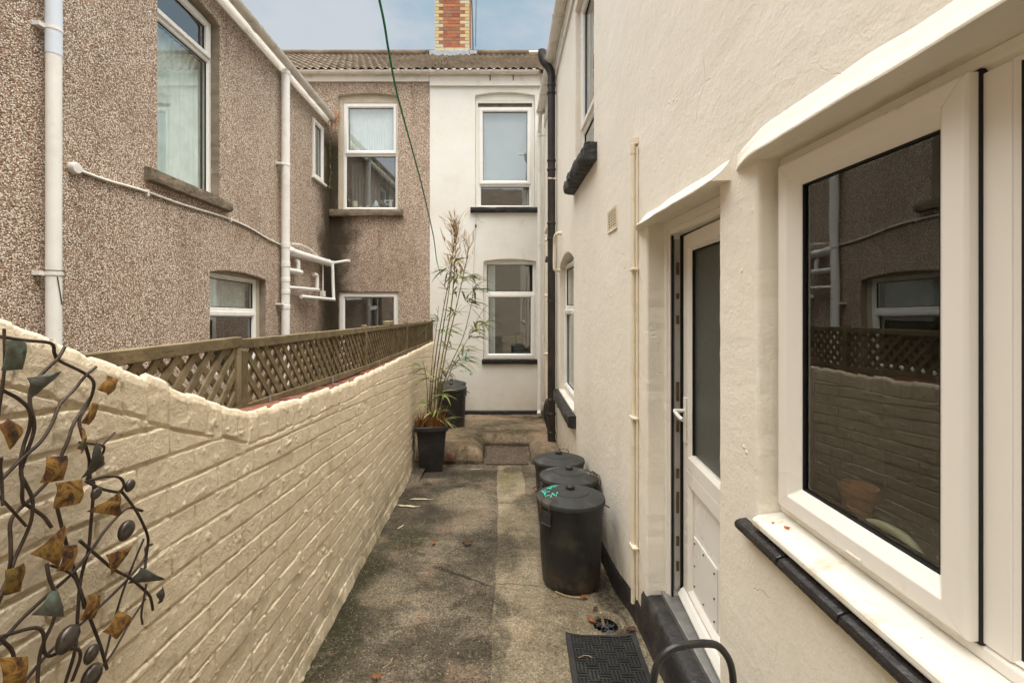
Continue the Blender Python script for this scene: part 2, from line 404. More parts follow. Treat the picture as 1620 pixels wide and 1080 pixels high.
def concrete(name, lo, mid, hi, moss=0.5, spk=0.5, pink=0.2, blobs=(), cracks=(), low=None):
    m, nt, b, co = newmat(name)
    n0 = noise(nt, co, 1.5, 8.0, 0.6, 0.5)
    n1 = noise(nt, co, 8.5, 10.0, 0.76, 0.2)
    n2 = noise(nt, co, 70.0, 6.0, 0.8)
    t = wsum(nt, (n0, 0.56), (n1, 0.42), (n2, 0.40))
    c = ramp(nt, t, [(0.57, lo), (0.69, mid), (0.81, hi)])
    c = mixc(nt, maprange(nt, noise(nt, co, 3.1, 6.0, 0.6), 0.53, 0.66, 0.0, pink, True), c, tuple(q * r for q, r in zip(hi, (1.0, 0.82, 0.78))))
    c = mixc(nt, maprange(nt, noise(nt, co, 2.4, 12.0, 0.78, 0.6), 0.53, 0.64, 0.0, moss, True), c, (0.034, 0.030, 0.013))
    sp = node(nt, 'ShaderNodeSeparateXYZ', {0: co})
    wx = mth(nt, 'ADD', sp.outputs[0], mth(nt, 'MULTIPLY', mth(nt, 'SUBTRACT', noise(nt, co, 6.0, 7.0, 0.65), 0.5), 0.28))
    wy = mth(nt, 'ADD', sp.outputs[1], mth(nt, 'MULTIPLY', mth(nt, 'SUBTRACT', noise(nt, node(nt, 'ShaderNodeMapping', {'Vector': co, 'Location': (7, 3, 0)}).outputs[0], 6.0, 7.0, 0.65), 0.5), 0.32))
    for x, y, rx, ry, k, col in blobs:
        q = mth(nt, 'MULTIPLY', blob(nt, wx, wy, x, y, rx, ry), maprange(nt, noise(nt, co, 30.0, 6.0, 0.7), 0.36, 0.56, 0.25, k))
        c = mixc(nt, q, c, col)
    cy = mth(nt, 'ADD', sp.outputs[1], mth(nt, 'MULTIPLY', mth(nt, 'SUBTRACT', noise(nt, co, 9.0, 6.0, 0.6), 0.5), 0.10))
    for x0, y0, x1, y1, wd, k in cracks:
        c = mixc(nt, mth(nt, 'MULTIPLY', streak(nt, sp.outputs[0], cy, x0, y0, x1, y1, wd), k), c, (0.020, 0.017, 0.008))
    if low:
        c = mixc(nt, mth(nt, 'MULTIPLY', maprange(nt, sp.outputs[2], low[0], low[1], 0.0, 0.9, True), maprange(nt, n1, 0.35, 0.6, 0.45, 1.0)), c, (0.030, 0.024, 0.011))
    v = node(nt, 'ShaderNodeTexVoronoi', {'Vector': co, 'Scale': 115.0}, feature='F1')
    s = node(nt, 'ShaderNodeSeparateColor', {0: v.outputs['Color']})
    c = mixc(nt, 1.0, c, ramp(nt, s.outputs[2], [(0.0, 1 - 0.55 * spk), (0.5, 0.95), (1.0, 1 + 0.45 * spk)]), 'MULTIPLY')
    near = maprange(nt, v.outputs['Distance'], 0.42, 0.28, 0.0, 1.0)
    c = mixc(nt, mth(nt, 'MULTIPLY', mth(nt, 'MULTIPLY', near, maprange(nt, s.outputs[0], 0.90, 0.96)), spk), c, (0.46, 0.41, 0.33))
    c = mixc(nt, mth(nt, 'MULTIPLY', mth(nt, 'MULTIPLY', near, maprange(nt, s.outputs[1], 0.85, 0.93)), spk), c, (0.018, 0.016, 0.012))
    pit = maprange(nt, noise(nt, co, 23.0, 3.0), 0.69, 0.75, 0.0, 1.0, True)
    c = mixc(nt, mth(nt, 'MULTIPLY', pit, 0.7), c, (0.024, 0.02, 0.012))
    h = wsum(nt, (n1, 0.9), (n2, 0.7), (v.outputs['Distance'], -0.3), (pit, -0.5))
    setp(nt, b, color=c, rough=0.82, spec=0.25, normal=bump(nt, h, 0.012))


MOSS = (0.030, 0.029, 0.009)
DAMP = (0.034, 0.028, 0.018)
LIGHT = (0.27, 0.225, 0.15)
concrete('concrete', (0.036, 0.030, 0.019), (0.098, 0.080, 0.053), (0.235, 0.192, 0.135), 0.75, 0.85, 0.5,
         [(-0.98, 3.1, 0.16, 0.5, 0.9, MOSS), (-0.93, 2.4, 0.18, 0.35, 0.9, MOSS), (-0.78, 3.75, 0.22, 0.3, 0.85, MOSS), (-1.05, 4.7, 0.22, 0.6, 0.7, DAMP), (-0.55, 4.3, 0.35, 0.3, 0.6, DAMP),
          (-0.42, 4.75, 0.3, 0.4, 0.7, LIGHT), (-0.3, 4.1, 0.2, 0.25, 0.5, LIGHT), (-0.75, 2.95, 0.2, 0.22, 0.5, LIGHT), (-0.15, 2.35, 0.10, 0.12, 0.8, DAMP), (-0.30, 2.75, 0.05, 0.05, 0.8, DAMP), (-0.9, 5.75, 0.4, 0.25, 0.8, DAMP), (-0.2, 5.75, 0.3, 0.2, 0.7, MOSS)],
         [(-0.50, 3.27, -0.28, 3.13, 0.030, 0.85), (-0.30, 3.14, -0.075, 2.98, 0.022, 0.9)])
concrete('concrete_pale', (0.105, 0.086, 0.053), (0.24, 0.198, 0.13), (0.38, 0.318, 0.215), 0.45, 0.65, 0.3,
         [(0.05, 5.4, 0.12, 0.5, 0.5, (0.17, 0.15, 0.05)), (0.45, 3.7, 0.2, 0.6, 0.7, DAMP), (0.68, 2.95, 0.10, 0.45, 0.9, DAMP), (0.1, 4.2, 0.2, 0.3, 0.5, (0.12, 0.10, 0.05)), (0.0, 3.5, 0.14, 0.35, 0.7, DAMP), (0.25, 4.6, 0.2, 0.3, 0.7, DAMP), (-0.03, 2.5, 0.06, 0.5, 0.6, DAMP), (0.12, 5.9, 0.16, 0.2, 0.7, MOSS), (0.62, 2.45, 0.12, 0.10, 0.7, DAMP)],
         [(-0.05, 3.02, 0.25, 3.0, 0.014, 0.5)])
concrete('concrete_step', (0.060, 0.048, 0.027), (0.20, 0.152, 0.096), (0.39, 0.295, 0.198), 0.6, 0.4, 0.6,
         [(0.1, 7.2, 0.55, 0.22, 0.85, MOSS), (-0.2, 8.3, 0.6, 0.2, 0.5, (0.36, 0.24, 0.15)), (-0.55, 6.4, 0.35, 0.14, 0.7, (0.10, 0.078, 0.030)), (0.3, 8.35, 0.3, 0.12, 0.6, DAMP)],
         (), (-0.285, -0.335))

# roof tiles, ridge, bricks (one tint per loose brick)
m, nt, b, co = newmat('roof_tile')
c = ramp(nt, noise(nt, co, 2.5, 8.0, 0.6), [(0.35, (0.12, 0.09, 0.062)), (0.55, (0.175, 0.135, 0.095)), (0.72, (0.25, 0.20, 0.14))])
c = mixc(nt, maprange(nt, noise(nt, co, 5.0, 8.0, 0.75, 0.5), 0.52, 0.66, 0.0, 0.35, True), c, (0.055, 0.048, 0.030))
c = mixc(nt, maprange(nt, noise(nt, co, 13.0, 5.0), 0.64, 0.74, 0.0, 0.6), c, (0.34, 0.31, 0.23))
setp(nt, b, color=c, rough=0.9, spec=0.15, normal=bump(nt, noise(nt, co, 40.0, 5.0), 0.01))


def brick(name, stops, rough=0.85):
    m, nt, b, co = newmat(name)
    g = node(nt, 'ShaderNodeNewGeometry')
    c = ramp(nt, g.outputs['Random Per Island'], stops)
    c = mixc(nt, maprange(nt, noise(nt, co, 14.0, 7.0, 0.7), 0.45, 0.7, 0.0, 0.4), c, (0.30, 0.27, 0.22))
    setp(nt, b, color=c, rough=rough, spec=0.2, normal=bump(nt, noise(nt, co, 50.0, 5.0), 0.006))


brick('brick_red', [(0.0, (0.24, 0.08, 0.045)), (0.35, (0.36, 0.11, 0.055)), (0.65, (0.42, 0.165, 0.065)), (0.85, (0.22, 0.095, 0.07)), (1.0, (0.40, 0.20, 0.11))])
brick('brick_yellow', [(0.0, (0.52, 0.385, 0.16)), (0.5, (0.57, 0.46, 0.25)), (1.0, (0.54, 0.49, 0.35))])
brick('brick_coping', [(0.0, (0.16, 0.055, 0.038)), (0.5, (0.26, 0.092, 0.056)), (1.0, (0.20, 0.10, 0.07))])
simple('mortar', (0.30, 0.27, 0.22), 0.9, 0.1, var=0.2, nscale=14.0, bumpd=0.006, bscale=60.0)

# leaves of the bamboo: one tint per leaf
m, nt, b, co = newmat('bamboo_leaf')
g = node(nt, 'ShaderNodeNewGeometry')
c = ramp(nt, g.outputs['Random Per Island'], [(0.0, (0.055, 0.088, 0.018)), (0.4, (0.13, 0.165, 0.035)), (0.75, (0.25, 0.26, 0.07)), (1.0, (0.40, 0.31, 0.11))])
setp(nt, b, color=c, rough=0.5, spec=0.35)

# window glass: clear, with a mirror share that follows the angle of view
def glass(name, ior, boost, tint):
    m, nt, b, co = newmat(name)
    nt.nodes.remove(b)
    out = nt.nodes['Material Output']
    fr = node(nt, 'ShaderNodeFresnel', {'IOR': ior})
    f = mth(nt, 'MULTIPLY', mth(nt, 'ADD', fr.outputs[0], boost, True), mth(nt, 'SUBTRACT', 1.0, node(nt, 'ShaderNodeNewGeometry').outputs['Backfacing']))
    tr = node(nt, 'ShaderNodeBsdfTransparent', {'Color': tint})
    gl = node(nt, 'ShaderNodeBsdfGlossy', {'Color': (0.93, 0.96, 0.97), 'Roughness': 0.0})
    wv = noise(nt, co, 2.2, 2.0)
    nt.links.new(bump(nt, wv, 0.0007), gl.inputs['Normal'])
    mx = node(nt, 'ShaderNodeMixShader', {0: f, 1: tr.outputs[0], 2: gl.outputs[0]})
    nt.links.new(mx.outputs[0], out.inputs[0])


glass('pane', 1.7, 0.20, (0.92, 0.95, 0.94))
glass('pane_near', 1.55, 0.07, (0.78, 0.78, 0.75))
m, nt, b, co = newmat('frosted')
setp(nt, b, color=ramp(nt, noise(nt, co, 30.0, 3.0), [(0.3, (0.042, 0.050, 0.043)), (0.7, (0.060, 0.068, 0.060))]), rough=0.28, spec=0.6, normal=bump(nt, noise(nt, co, 130.0, 3.0), 0.002))

# ------------------------------------------------------------------ mesh helpers
class MB:
    def __init__(s):
        s.v = []
        s.f = []

    def add(s, vs, fs):
        o = len(s.v)
        s.v.extend([tuple(p) for p in vs])
        s.f.extend([tuple(i + o for i in f) for f in fs])
        return s

    def box(s, F, u0, u1, v0, v1, w0, w1):
        P = [F(u, v, ww) for ww in (w0, w1) for v in (v0, v1) for u in (u0, u1)]
        return s.add(P, [(0, 1, 3, 2), (4, 6, 7, 5), (0, 4, 5, 1), (2, 3, 7, 6), (0, 2, 6, 4), (1, 5, 7, 3)])

    def ring(s, F, u0, u1, v0, v1, prof):
        """mitred rectangular frame; prof = closed list of (inset, w)"""
        n = len(prof)
        P = []
        for k in range(4):
            for i, ww in prof:
                P.append(F(*[(u0 + i, v0 + i), (u1 - i, v0 + i), (u1 - i, v1 - i), (u0 + i, v1 - i)][k], ww))
        fs = []
        for k in range(4):
            for j in range(n):
                a, b2 = k * n + j, k * n + (j + 1) % n
                c2, d = ((k + 1) % 4) * n + (j + 1) % n, ((k + 1) % 4) * n + j
                fs.append((a, b2, c2, d))
        return s.add(P, fs)

    def prism(s, F, poly, w0, w1):
        n = len(poly)
        P = [F(u, v, w0) for u, v in poly] + [F(u, v, w1) for u, v in poly]
        fs = [tuple(range(n)), tuple(range(2 * n - 1, n - 1, -1))]
        fs += [(i, (i + 1) % n, n + (i + 1) % n, n + i) for i in range(n)]
        return s.add(P, fs)

    def tube(s, pts, r, n=8, caps=True, flat=None):
        pts = [Vector(p) for p in pts]
        rr = r if isinstance(r, (list, tuple)) else [r] * len(pts)
        T = []
        for i in range(len(pts)):
            a = pts[max(i - 1, 0)]
            b2 = pts[min(i + 1, len(pts) - 1)]
            T.append((b2 - a).normalized())
        up = Vector((0, 0, 1)) if abs(T[0].z) < 0.9 else Vector((1, 0, 0))
        N = (up - T[0] * up.dot(T[0])).normalized()
        P = []
        for i, p in enumerate(pts):
            N = (N - T[i] * N.dot(T[i]))
            N = N.normalized() if N.length > 1e-6 else T[i].orthogonal().normalized()
            B = T[i].cross(N)
            for k in range(n):
                a = 2 * math.pi * k / n
                P.append(p + N * math.cos(a) * rr[i] + B * math.sin(a) * rr[i])
        fs = []
        for i in range(len(pts) - 1):
            for k in range(n):
                fs.append((i * n + k, i * n + (k + 1) % n, (i + 1) * n + (k + 1) % n, (i + 1) * n + k))
        if caps:
            fs.append(tuple(range(n - 1, -1, -1)))
            fs.append(tuple(range((len(pts) - 1) * n, len(pts) * n)))
        return s.add(P, fs)

    def lathe(s, c, prof, n=40, start=0.0, rib=None):
        P = []
        for r, z in prof:
            for k in range(n):
                a = 2 * math.pi * k / n + start
                q = r * (1 + (rib(k, z) if rib else 0))
                P.append((c[0] + q * math.cos(a), c[1] + q * math.sin(a), c[2] + z))
        fs = []
        for i in range(len(prof) - 1):
            for k in range(n):
                fs.append((i * n + k, i * n + (k + 1) % n, (i + 1) * n + (k + 1) % n, (i + 1) * n + k))
        fs.append(tuple(range(n - 1, -1, -1)))
        fs.append(tuple(range((len(prof) - 1) * n, len(prof) * n)))
        return s.add(P, fs)

    def grid(s, X, Y, Z, keep=None):
        """arrays of shape (a, b)"""
        a, b2 = X.shape
        o = len(s.v)
        s.v.extend(zip(X.ravel().tolist(), Y.ravel().tolist(), Z.ravel().tolist()))
        for i in range(a - 1):
            for j in range(b2 - 1):
                if keep is None or keep[i, j]:
                    s.f.append((o + i * b2 + j, o + (i + 1) * b2 + j, o + (i + 1) * b2 + j + 1, o + i * b2 + j + 1))
        return s

    def build(s, name, mat, parent=None, smooth=None, bevel=0.0, label=None, fixn=True):
        me = bpy.data.meshes.new(name)
        off = Vector((0, 0, 0))
        r = parent
        while r is not None:
            off += r.location
            r = r.parent
        me.from_pydata([(p[0] - off.x, p[1] - off.y, p[2] - off.z) for p in s.v], [], s.f)
        if fixn:
            bm = bmesh.new()
            bm.from_mesh(me)
            bmesh.ops.recalc_face_normals(bm, faces=bm.faces)
            bm.to_mesh(me)
            bm.free()
        me.materials.append(MATS[mat])
        o = bpy.data.objects.new(name, me)
        COL.objects.link(o)
        if parent is not None:
            o.parent = parent
        if smooth is not None:
            me.polygons.foreach_set('use_smooth', [True] * len(me.polygons))
            if smooth < 180:
                me.set_sharp_from_angle(angle=R(smooth))
        if bevel:
            md = o.modifiers.new('bevel', 'BEVEL')
            md.width = bevel
            md.segments = 2
            md.limit_method = 'ANGLE'
            md.angle_limit = R(40)
        if label:
            o['label'] = label
        return o


def tag(o, label, cat, group=None):
    o['label'] = label
    o['category'] = cat
    if group:
        o['group'] = group
    return o


def thing(name, loc, label, cat, group=None):
    o = bpy.data.objects.new(name, None)
    o.empty_display_size = 0.1
    COL.objects.link(o)
    o.location = loc
    return tag(o, label, cat, group)


def struct(o, kind='structure'):
    o['kind'] = kind
    return o


def copy_tree(o, parent=None):
    c = o.copy()
    COL.objects.link(c)
    c.parent = parent
    for ch in [q for q in bpy.data.objects if q.parent == o]:
        copy_tree(ch, c)
    return c


def smooth_path(pts, per=6):
    """Catmull-Rom through the points"""
    P = [Vector(p) for p in pts]
    if len(P) < 3:
        return P
    P = [P[0] * 2 - P[1]] + P + [P[-1] * 2 - P[-2]]
    out = []
    for i in range(1, len(P) - 2):
        for k in range(per):
            t = k / per
            a, b2, c2, d = P[i - 1], P[i], P[i + 1], P[i + 2]
            out.append(0.5 * ((2 * b2) + (c2 - a) * t + (2 * a - 5 * b2 + 4 * c2 - d) * t * t + (3 * b2 - a - 3 * c2 + d) * t ** 3))
    out.append(P[-2])
    return out


# wall frames: (u along the wall, v up, w out of the wall) -> world
def FB(u, v, ww):
    return (u, YB - ww, v)


def FR(u, v, ww):
    return (XR - ww, u, v)


KL = -0.032      # the old wing has settled: its courses fall towards the rear


def FL(u, v, ww):
    return (XL + ww, u, v + KL * (u - 6.5))


def arch_poly(u0, u1, v0, v1, rise=0.0, jit=0.0, seed=0, step=0.04):
    """closed outline of an opening, optionally with an arched head"""
    r2 = random.Random(seed)
    pts = []

    def seg(a, b2):
        n = max(1, int(math.dist(a, b2) / step))
        for i in range(n):
            t = i / n
            pts.append((a[0] + (b2[0] - a[0]) * t, a[1] + (b2[1] - a[1]) * t))
    seg((u0, v0), (u1, v0))
    seg((u1, v0), (u1, v1))
    n = max(1, int((u1 - u0) / step))
    for i in range(n):
        t = i / n
        pts.append((u1 + (u0 - u1) * t, v1 + rise * 4 * t * (1 - t)))
    seg((u0, v1), (u0, v0))
    if jit:
        pts = [(a + r2.uniform(-jit, jit), b2 + r2.uniform(-jit, jit)) for a, b2 in pts]
    return pts


def offset_poly(p, d):
    n = len(p)
    out = []
    for i in range(n):
        a = Vector(p[i - 1])
        b2 = Vector(p[i])
        c2 = Vector(p[(i + 1) % n])
        e1 = (b2 - a).normalized()
        e2 = (c2 - b2).normalized()
        n1 = Vector((e1.y, -e1.x))
        n2 = Vector((e2.y, -e2.x))
        m2 = n1 + n2
        m2 = m2 / max(m2.dot(n1), 0.3) if m2.length > 1e-6 else n1
        out.append((b2.x + m2.x * d, b2.y + m2.y * d))
    return out


def wall(name, F, outer, holes, mat, parent, round_=0.012, depth=0.12, reveal_mat=None):
    """a wall face with openings; every opening gets a soft edge and a reveal. holes = list of outlines (counter-clockwise)"""
    mb = MB()
    loops = [[Vector((u, v, 0)) for u, v in outer]]
    wide = [offset_poly(h, round_) for h in holes]
    for h in wide:
        loops.append([Vector((u, v, 0)) for u, v in h])
    tris = tessellate_polygon(loops)
    flat = [p for L in loops for p in L]
    mb.add([F(p.x, p.y, 0) for p in flat], [tuple(t) for t in tris])
    rv = mb
    steps = 3
    for h in holes:
        n = len(h)
        rings = []
        for k in range(steps + 1):
            a = math.pi / 2 * k / steps
            q = offset_poly(h, round_ * (1 - math.sin(a)))
            rings.append([F(u, v, -round_ * (1 - math.cos(a))) for u, v in q])
        target = MB() if reveal_mat else mb
        P = [p for rr in rings for p in rr]
        mb.add(P, [(k * n + i, k * n + (i + 1) % n, (k + 1) * n + (i + 1) % n, (k + 1) * n + i) for k in range(steps) for i in range(n)])
        P = [F(u, v, -round_) for u, v in h] + [F(u, v, -depth) for u, v in h]
        target.add(P, [(i, (i + 1) % n, n + (i + 1) % n, n + i) for i in range(n)])
        if reveal_mat:
            target.build('window_reveal', reveal_mat, parent, fixn=False)
    return mb.build(name, mat, parent, fixn=False)


def lining(F, u0, u1, v0, v1, w, parent, mat='lining', deep=1.2, spread=0.5):
    """the room behind an opening"""
    a = [(u0, v0), (u1, v0), (u1, v1), (u0, v1)]
    b2 = [(u0 - spread, v0 - spread * 0.6), (u1 + spread, v0 - spread * 0.6), (u1 + spread, v1 + spread * 0.4), (u0 - spread, v1 + spread * 0.4)]
    P = [F(u, v, w) for u, v in a] + [F(u, v, w - 0.2) for u, v in b2] + [F(u, v, w - deep) for u, v in b2]
    fs = []
    for k in range(2):
        for i in range(4):
            fs.append((k * 4 + i, k * 4 + (i + 1) % 4, k * 4 + 4 + (i + 1) % 4, k * 4 + 4 + i))
    fs.append((8, 9, 10, 11))
    return MB().add(P, fs).build('room_lining', mat, parent, fixn=False)


FRAME = [(0, -0.065), (0, 0), (0.038, 0), (0.05, -0.014), (0.05, -0.065)]
SASH = [(0, -0.035), (0, 0.018), (0.004, 0.022), (0.046, 0.022), (0.064, 0.002), (0.064, -0.035)]
BEAD = [(0, -0.035), (0, -0.010), (0.014, -0.022), (0.014, -0.035)]


def window(F, parent, u0, u1, v0, v1, w, transoms=(), opening=(), mat='upvc', pane='pane', fr=0.05, holes=True):
    """uPVC window: outer frame with transoms, and per light a sash (or bead), gasket and pane. transoms = heights of bar centres"""
    mb = MB()
    k = fr / 0.05
    mb.ring(F, u0, u1, v0, v1, [(i * k, w + q) for i, q in FRAME])
    for t in transoms:
        mb.box(F, u0 + fr * 0.8, u1 - fr * 0.8, t - 0.03, t + 0.03, w - 0.063, w - 0.003)
    win = mb.build('window', mat, parent, bevel=0.003)
    edges = [v0 + fr] + [q for t in transoms for q in (t - 0.03, t + 0.03)] + [v1 - fr]
    for i in range(0, len(edges), 2):
        a, b2 = edges[i], edges[i + 1]
        x0, x1 = u0 + fr, u1 - fr
        if i // 2 in opening:
            x0, x1, a, b2 = x0 - 0.018, x1 + 0.018, a - 0.018, b2 + 0.018
            MB().ring(F, x0, x1, a, b2, [(p, w + q) for p, q in SASH]).build('sash', mat, win, bevel=0.002)
            ins = 0.064
        else:
            MB().ring(F, x0 - 0.002, x1 + 0.002, a - 0.002, b2 + 0.002, [(p, w + q) for p, q in BEAD]).build('glazing_bead', mat, win)
            ins = 0.012
        x0, x1, a, b2 = x0 + ins, x1 - ins, a + ins, b2 - ins
        MB().ring(F, x0 - 0.002, x1 + 0.002, a - 0.002, b2 + 0.002, [(0, w - 0.03), (0, w - 0.016), (0.008, w - 0.016), (0.008, w - 0.03)]).build('gasket', 'gasket', win)
        MB().box(F, x0, x1, a, b2, w - 0.030, w - 0.024).build('pane', pane, win)
    return win


def rough_bar(F, u0, u1, v0, v1, w0, w1, amp, seed, nu=40, fine=1.0):
    """stone sill with a hand-dressed face: a swept block whose section is pushed about by noise"""
    sec = [(v0, w0), (v0, w1 * 0.55 + w0 * 0.45), (v0 + (v1 - v0) * 0.08, w1 * 0.92), (v0 + (v1 - v0) * 0.35, w1), (v0 + (v1 - v0) * 0.7, w1), (v0 + (v1 - v0) * 0.95, w1 * 0.95), (v1, w1 * 0.75 + w0 * 0.25), (v1, w0)]
    n = len(sec)
    P = []
    for i in range(nu + 1):
        u = u0 + (u1 - u0) * i / nu
        for j, (v, ww) in enumerate(sec):
            a = amp if 0 < j < n - 1 else 0
            d = (float(fbm(u * 9 * fine, j * 0.9 + seed * 3.1, 40 + seed, 3)) - 0.47) * 2 * a
            e = (float(fbm(u * 13 * fine + 9, j * 1.3 + seed, 60 + seed, 3)) - 0.47) * 1.4 * a
            P.append(F(u + (0.4 * e if i in (0, nu) else 0), v + e * 0.6, ww + d))
    fs = []
    for i in range(nu):
        for j in range(n):
            fs.append((i * n + j, i * n + (j + 1) % n, (i + 1) * n + (j + 1) % n, (i + 1) * n + j))
    fs.append(tuple(range(n)))
    fs.append(tuple(range(nu * n, nu * n + n)))
    return MB().add(P, fs)


def half_gutter(F, u0, u1, v, w0, w1, name, mat, parent, fall=0.0, unions=()):
    """half-round gutter running along u with collars"""
    n = 12
    r = (w1 - w0) / 2
    mb = MB()

    def prof(rr, t0):
        return [(w0 + r - rr * math.cos(math.pi * k / n), v - rr * math.sin(math.pi * k / n) * 0.9) for k in range(n + 1)]
    secs = prof(r, 0) + prof(r - 0.006, 0)[::-1]
    m2 = len(secs)
    P = [F(u, vv + fall * (u - u0), ww) for u in (u0, u1) for ww, vv in secs]
    fs = [(j, (j + 1) % m2, m2 + (j + 1) % m2, m2 + j) for j in range(m2)]
    mb.add(P, fs)
    for e in (u0, u1):       # stop ends
        q = [F(e, vv + fall * (e - u0), ww) for ww, vv in prof(r, 0)]
        mb.add(q, [tuple(range(len(q)))])
    for uu in unions:
        c2 = prof(r + 0.008, 0) + prof(r + 0.001, 0)[::-1]
        P = [F(q, vv + fall * (q - u0), ww) for q in (uu - 0.035, uu + 0.035) for ww, vv in c2]
        mm = len(c2)
        mb.add(P, [(j, (j + 1) % mm, mm + (j + 1) % mm, mm + j) for j in range(mm)] + [tuple(range(mm)), tuple(range(mm, 2 * mm))])
    return mb.build(name, mat, parent, smooth=40)


def collar(mb, x, y, z, r, h, n=18):
    mb.lathe((x, y, z), [(r, 0), (r + 0.004, 0.004), (r + 0.004, h - 0.004), (r, h)], n)


def tiles(name, parent, x0, x1, y0, z0, slope, rows, gauge, mat='roof_tile', axis='back', amp=0.021, period=0.150, sgn=1, nx=10):
    """interlocking waved tiles as a height field: rows step, rolls run up the slope"""
    ns = rows * 5
    xs = np.arange(x0, x1 + 1e-6, period / nx)
    t = np.concatenate([np.array([k, k + 0.02, k + 0.35, k + 0.7, k + 0.985]) for k in range(rows)]) * gauge
    X, T = np.meshgrid(xs, t, indexing='ij')
    row = np.floor(T / gauge + 1e-6)
    fr = T / gauge - row
    wob = (vn(X * 3.1, row * 1.7, 91) - 0.5) * 0.016 + (vn(X / period * 0.5 + 7, row * 3.3 + 2, 93) - 0.5) * 0.020
    X2 = X + 0.5 * period * (row % 2) * 0.0
    roll = amp * np.sin(2 * np.pi * X2 / period) + amp * 0.25 * np.sin(4 * np.pi * X / period)
    lift = 0.095 * (1 - fr) + roll + wob
    T2 = T - 0.012 * (vn(X / period, row * 5.1, 95)) * (fr < 0.3)
    ca, sa = 1 / math.hypot(1, slope), slope / math.hypot(1, slope)
    D = T2
    H = T2 * slope + lift
    mb = MB()
    if axis == 'back':
        mb.grid(X, y0 + D, z0 + H)
    else:
        mb.grid(y0 + sgn * D, X, z0 + H)
    return mb.build(name, mat, parent, smooth=50, fixn=False)

# ------------------------------------------------------------------ ground
def ground_sheet(name, mat, x0f, x1f, y0, y1, res, dz, nx, seed, hole=None):
    ys = np.arange(y0, y1 + 1e-6, res)
    t = np.linspace(0, 1, nx)
    X = np.array([[x0f(y) + (x1f(y) - x0f(y)) * q for q in t] for y in ys])
    Y = np.repeat(ys[:, None], nx, 1)
    Z = ground_z(X, Y) + dz + (fbm(X * 1.7, Y * 1.7, seed, 3) - 0.45) * 0.022 * (1 if dz == 0 else 1) + (fbm(X * 22, Y * 22, 33, 3) - 0.45) * 0.004
    keep = None
    if hole:
        cx = (X[:-1, :-1] + X[1:, 1:]) / 2
        cy = (Y[:-1, :-1] + Y[1:, 1:]) / 2
        keep = np.hypot(cx - hole[0], cy - hole[1]) > hole[2]
    mb = MB().grid(X, Y, Z, keep)
    return struct(mb.build(name, mat, smooth=180, fixn=False))


GULLY = (0.577, 2.57)


def wallx(y):
    """face of the party wall"""
    return -0.937 - 0.056 * (y - 1.68)


ground_sheet('ground', 'concrete', lambda y: wallx(y) - 0.1, lambda y: 0.9, -2.0, 7.3, 0.016, 0.0, 150, 11, (GULLY[0], GULLY[1], 0.078))
ground_sheet('path', 'concrete_pale', lambda y: -0.058 + 0.006 * math.sin(y * 2.1) + 0.004 * math.sin(y * 9), lambda y: 0.9, -2.0, 4.6, 0.016, 0.005, 62, 11, (GULLY[0], GULLY[1], 0.078))
ground_sheet('path', 'concrete_pale', lambda y: -0.075 + 0.008 * math.sin(y * 3.1) + 0.004 * math.sin(y * 11), lambda y: 0.235 + 0.01 * math.sin(y * 5), 4.62, 6.12, 0.016, 0.004, 24, 11)
# neighbour's yard and the land around, one coarse sheet below
X, Y = np.meshgrid(np.linspace(-60, 60, 25), np.linspace(-60, 80, 29), indexing='ij')
struct(MB().grid(X, Y, X * 0 - 0.52).build('terrain', 'concrete', smooth=180, fixn=False))
X, Y = np.meshgrid(np.linspace(XL - 0.1, -1.0, 12), np.linspace(-3, YB + 0.1, 40), indexing='ij')
struct(MB().grid(X, Y, X * 0 - 0.28).build('yard', 'concrete', smooth=180, fixn=False))

# raised concrete landing along the rear wall, cast round the manhole
xs = np.arange(-1.62, 0.80, 0.016)
ys = np.concatenate([np.arange(5.95, 7.4, 0.014), np.arange(7.4, YB + 0.06, 0.06)])
X, Y = np.meshgrid(xs, ys, indexing='ij')
wv = (fbm(X * 3, Y * 3, 71, 3) - 0.45) * 0.10
front = Y - (6.16 + wv - 0.10 * np.clip((X - 0.36) / 0.3, 0, 1))
notch = np.maximum(np.maximum(np.abs(X - 0.045) - 0.325, Y - 6.93), -10) + wv * 0.4     # < 0 inside the recess
d = np.minimum(front, notch)
rr = 0.17
dd = np.clip(d, -0.02, rr)
Z = -0.150 + 0.0 * X - 0.060 * (Y - 6.3) - (rr - np.sqrt(np.maximum(rr ** 2 - (rr - dd) ** 2, 0))) * 1.15 + 0.012 * np.exp(-((d - 0.20) / 0.10) ** 2)
Z = np.where(d < 0, Z - 0.12 - 0.5 * np.clip(-d, 0, 0.05), Z)
Z += (fbm(X * 5, Y * 5, 75, 4) - 0.45) * 0.035 + (fbm(X * 30, Y * 30, 79, 2) - 0.4) * 0.006
struct(MB().grid(X, Y, Z).build('landing', 'concrete_step', smooth=60, fixn=False))

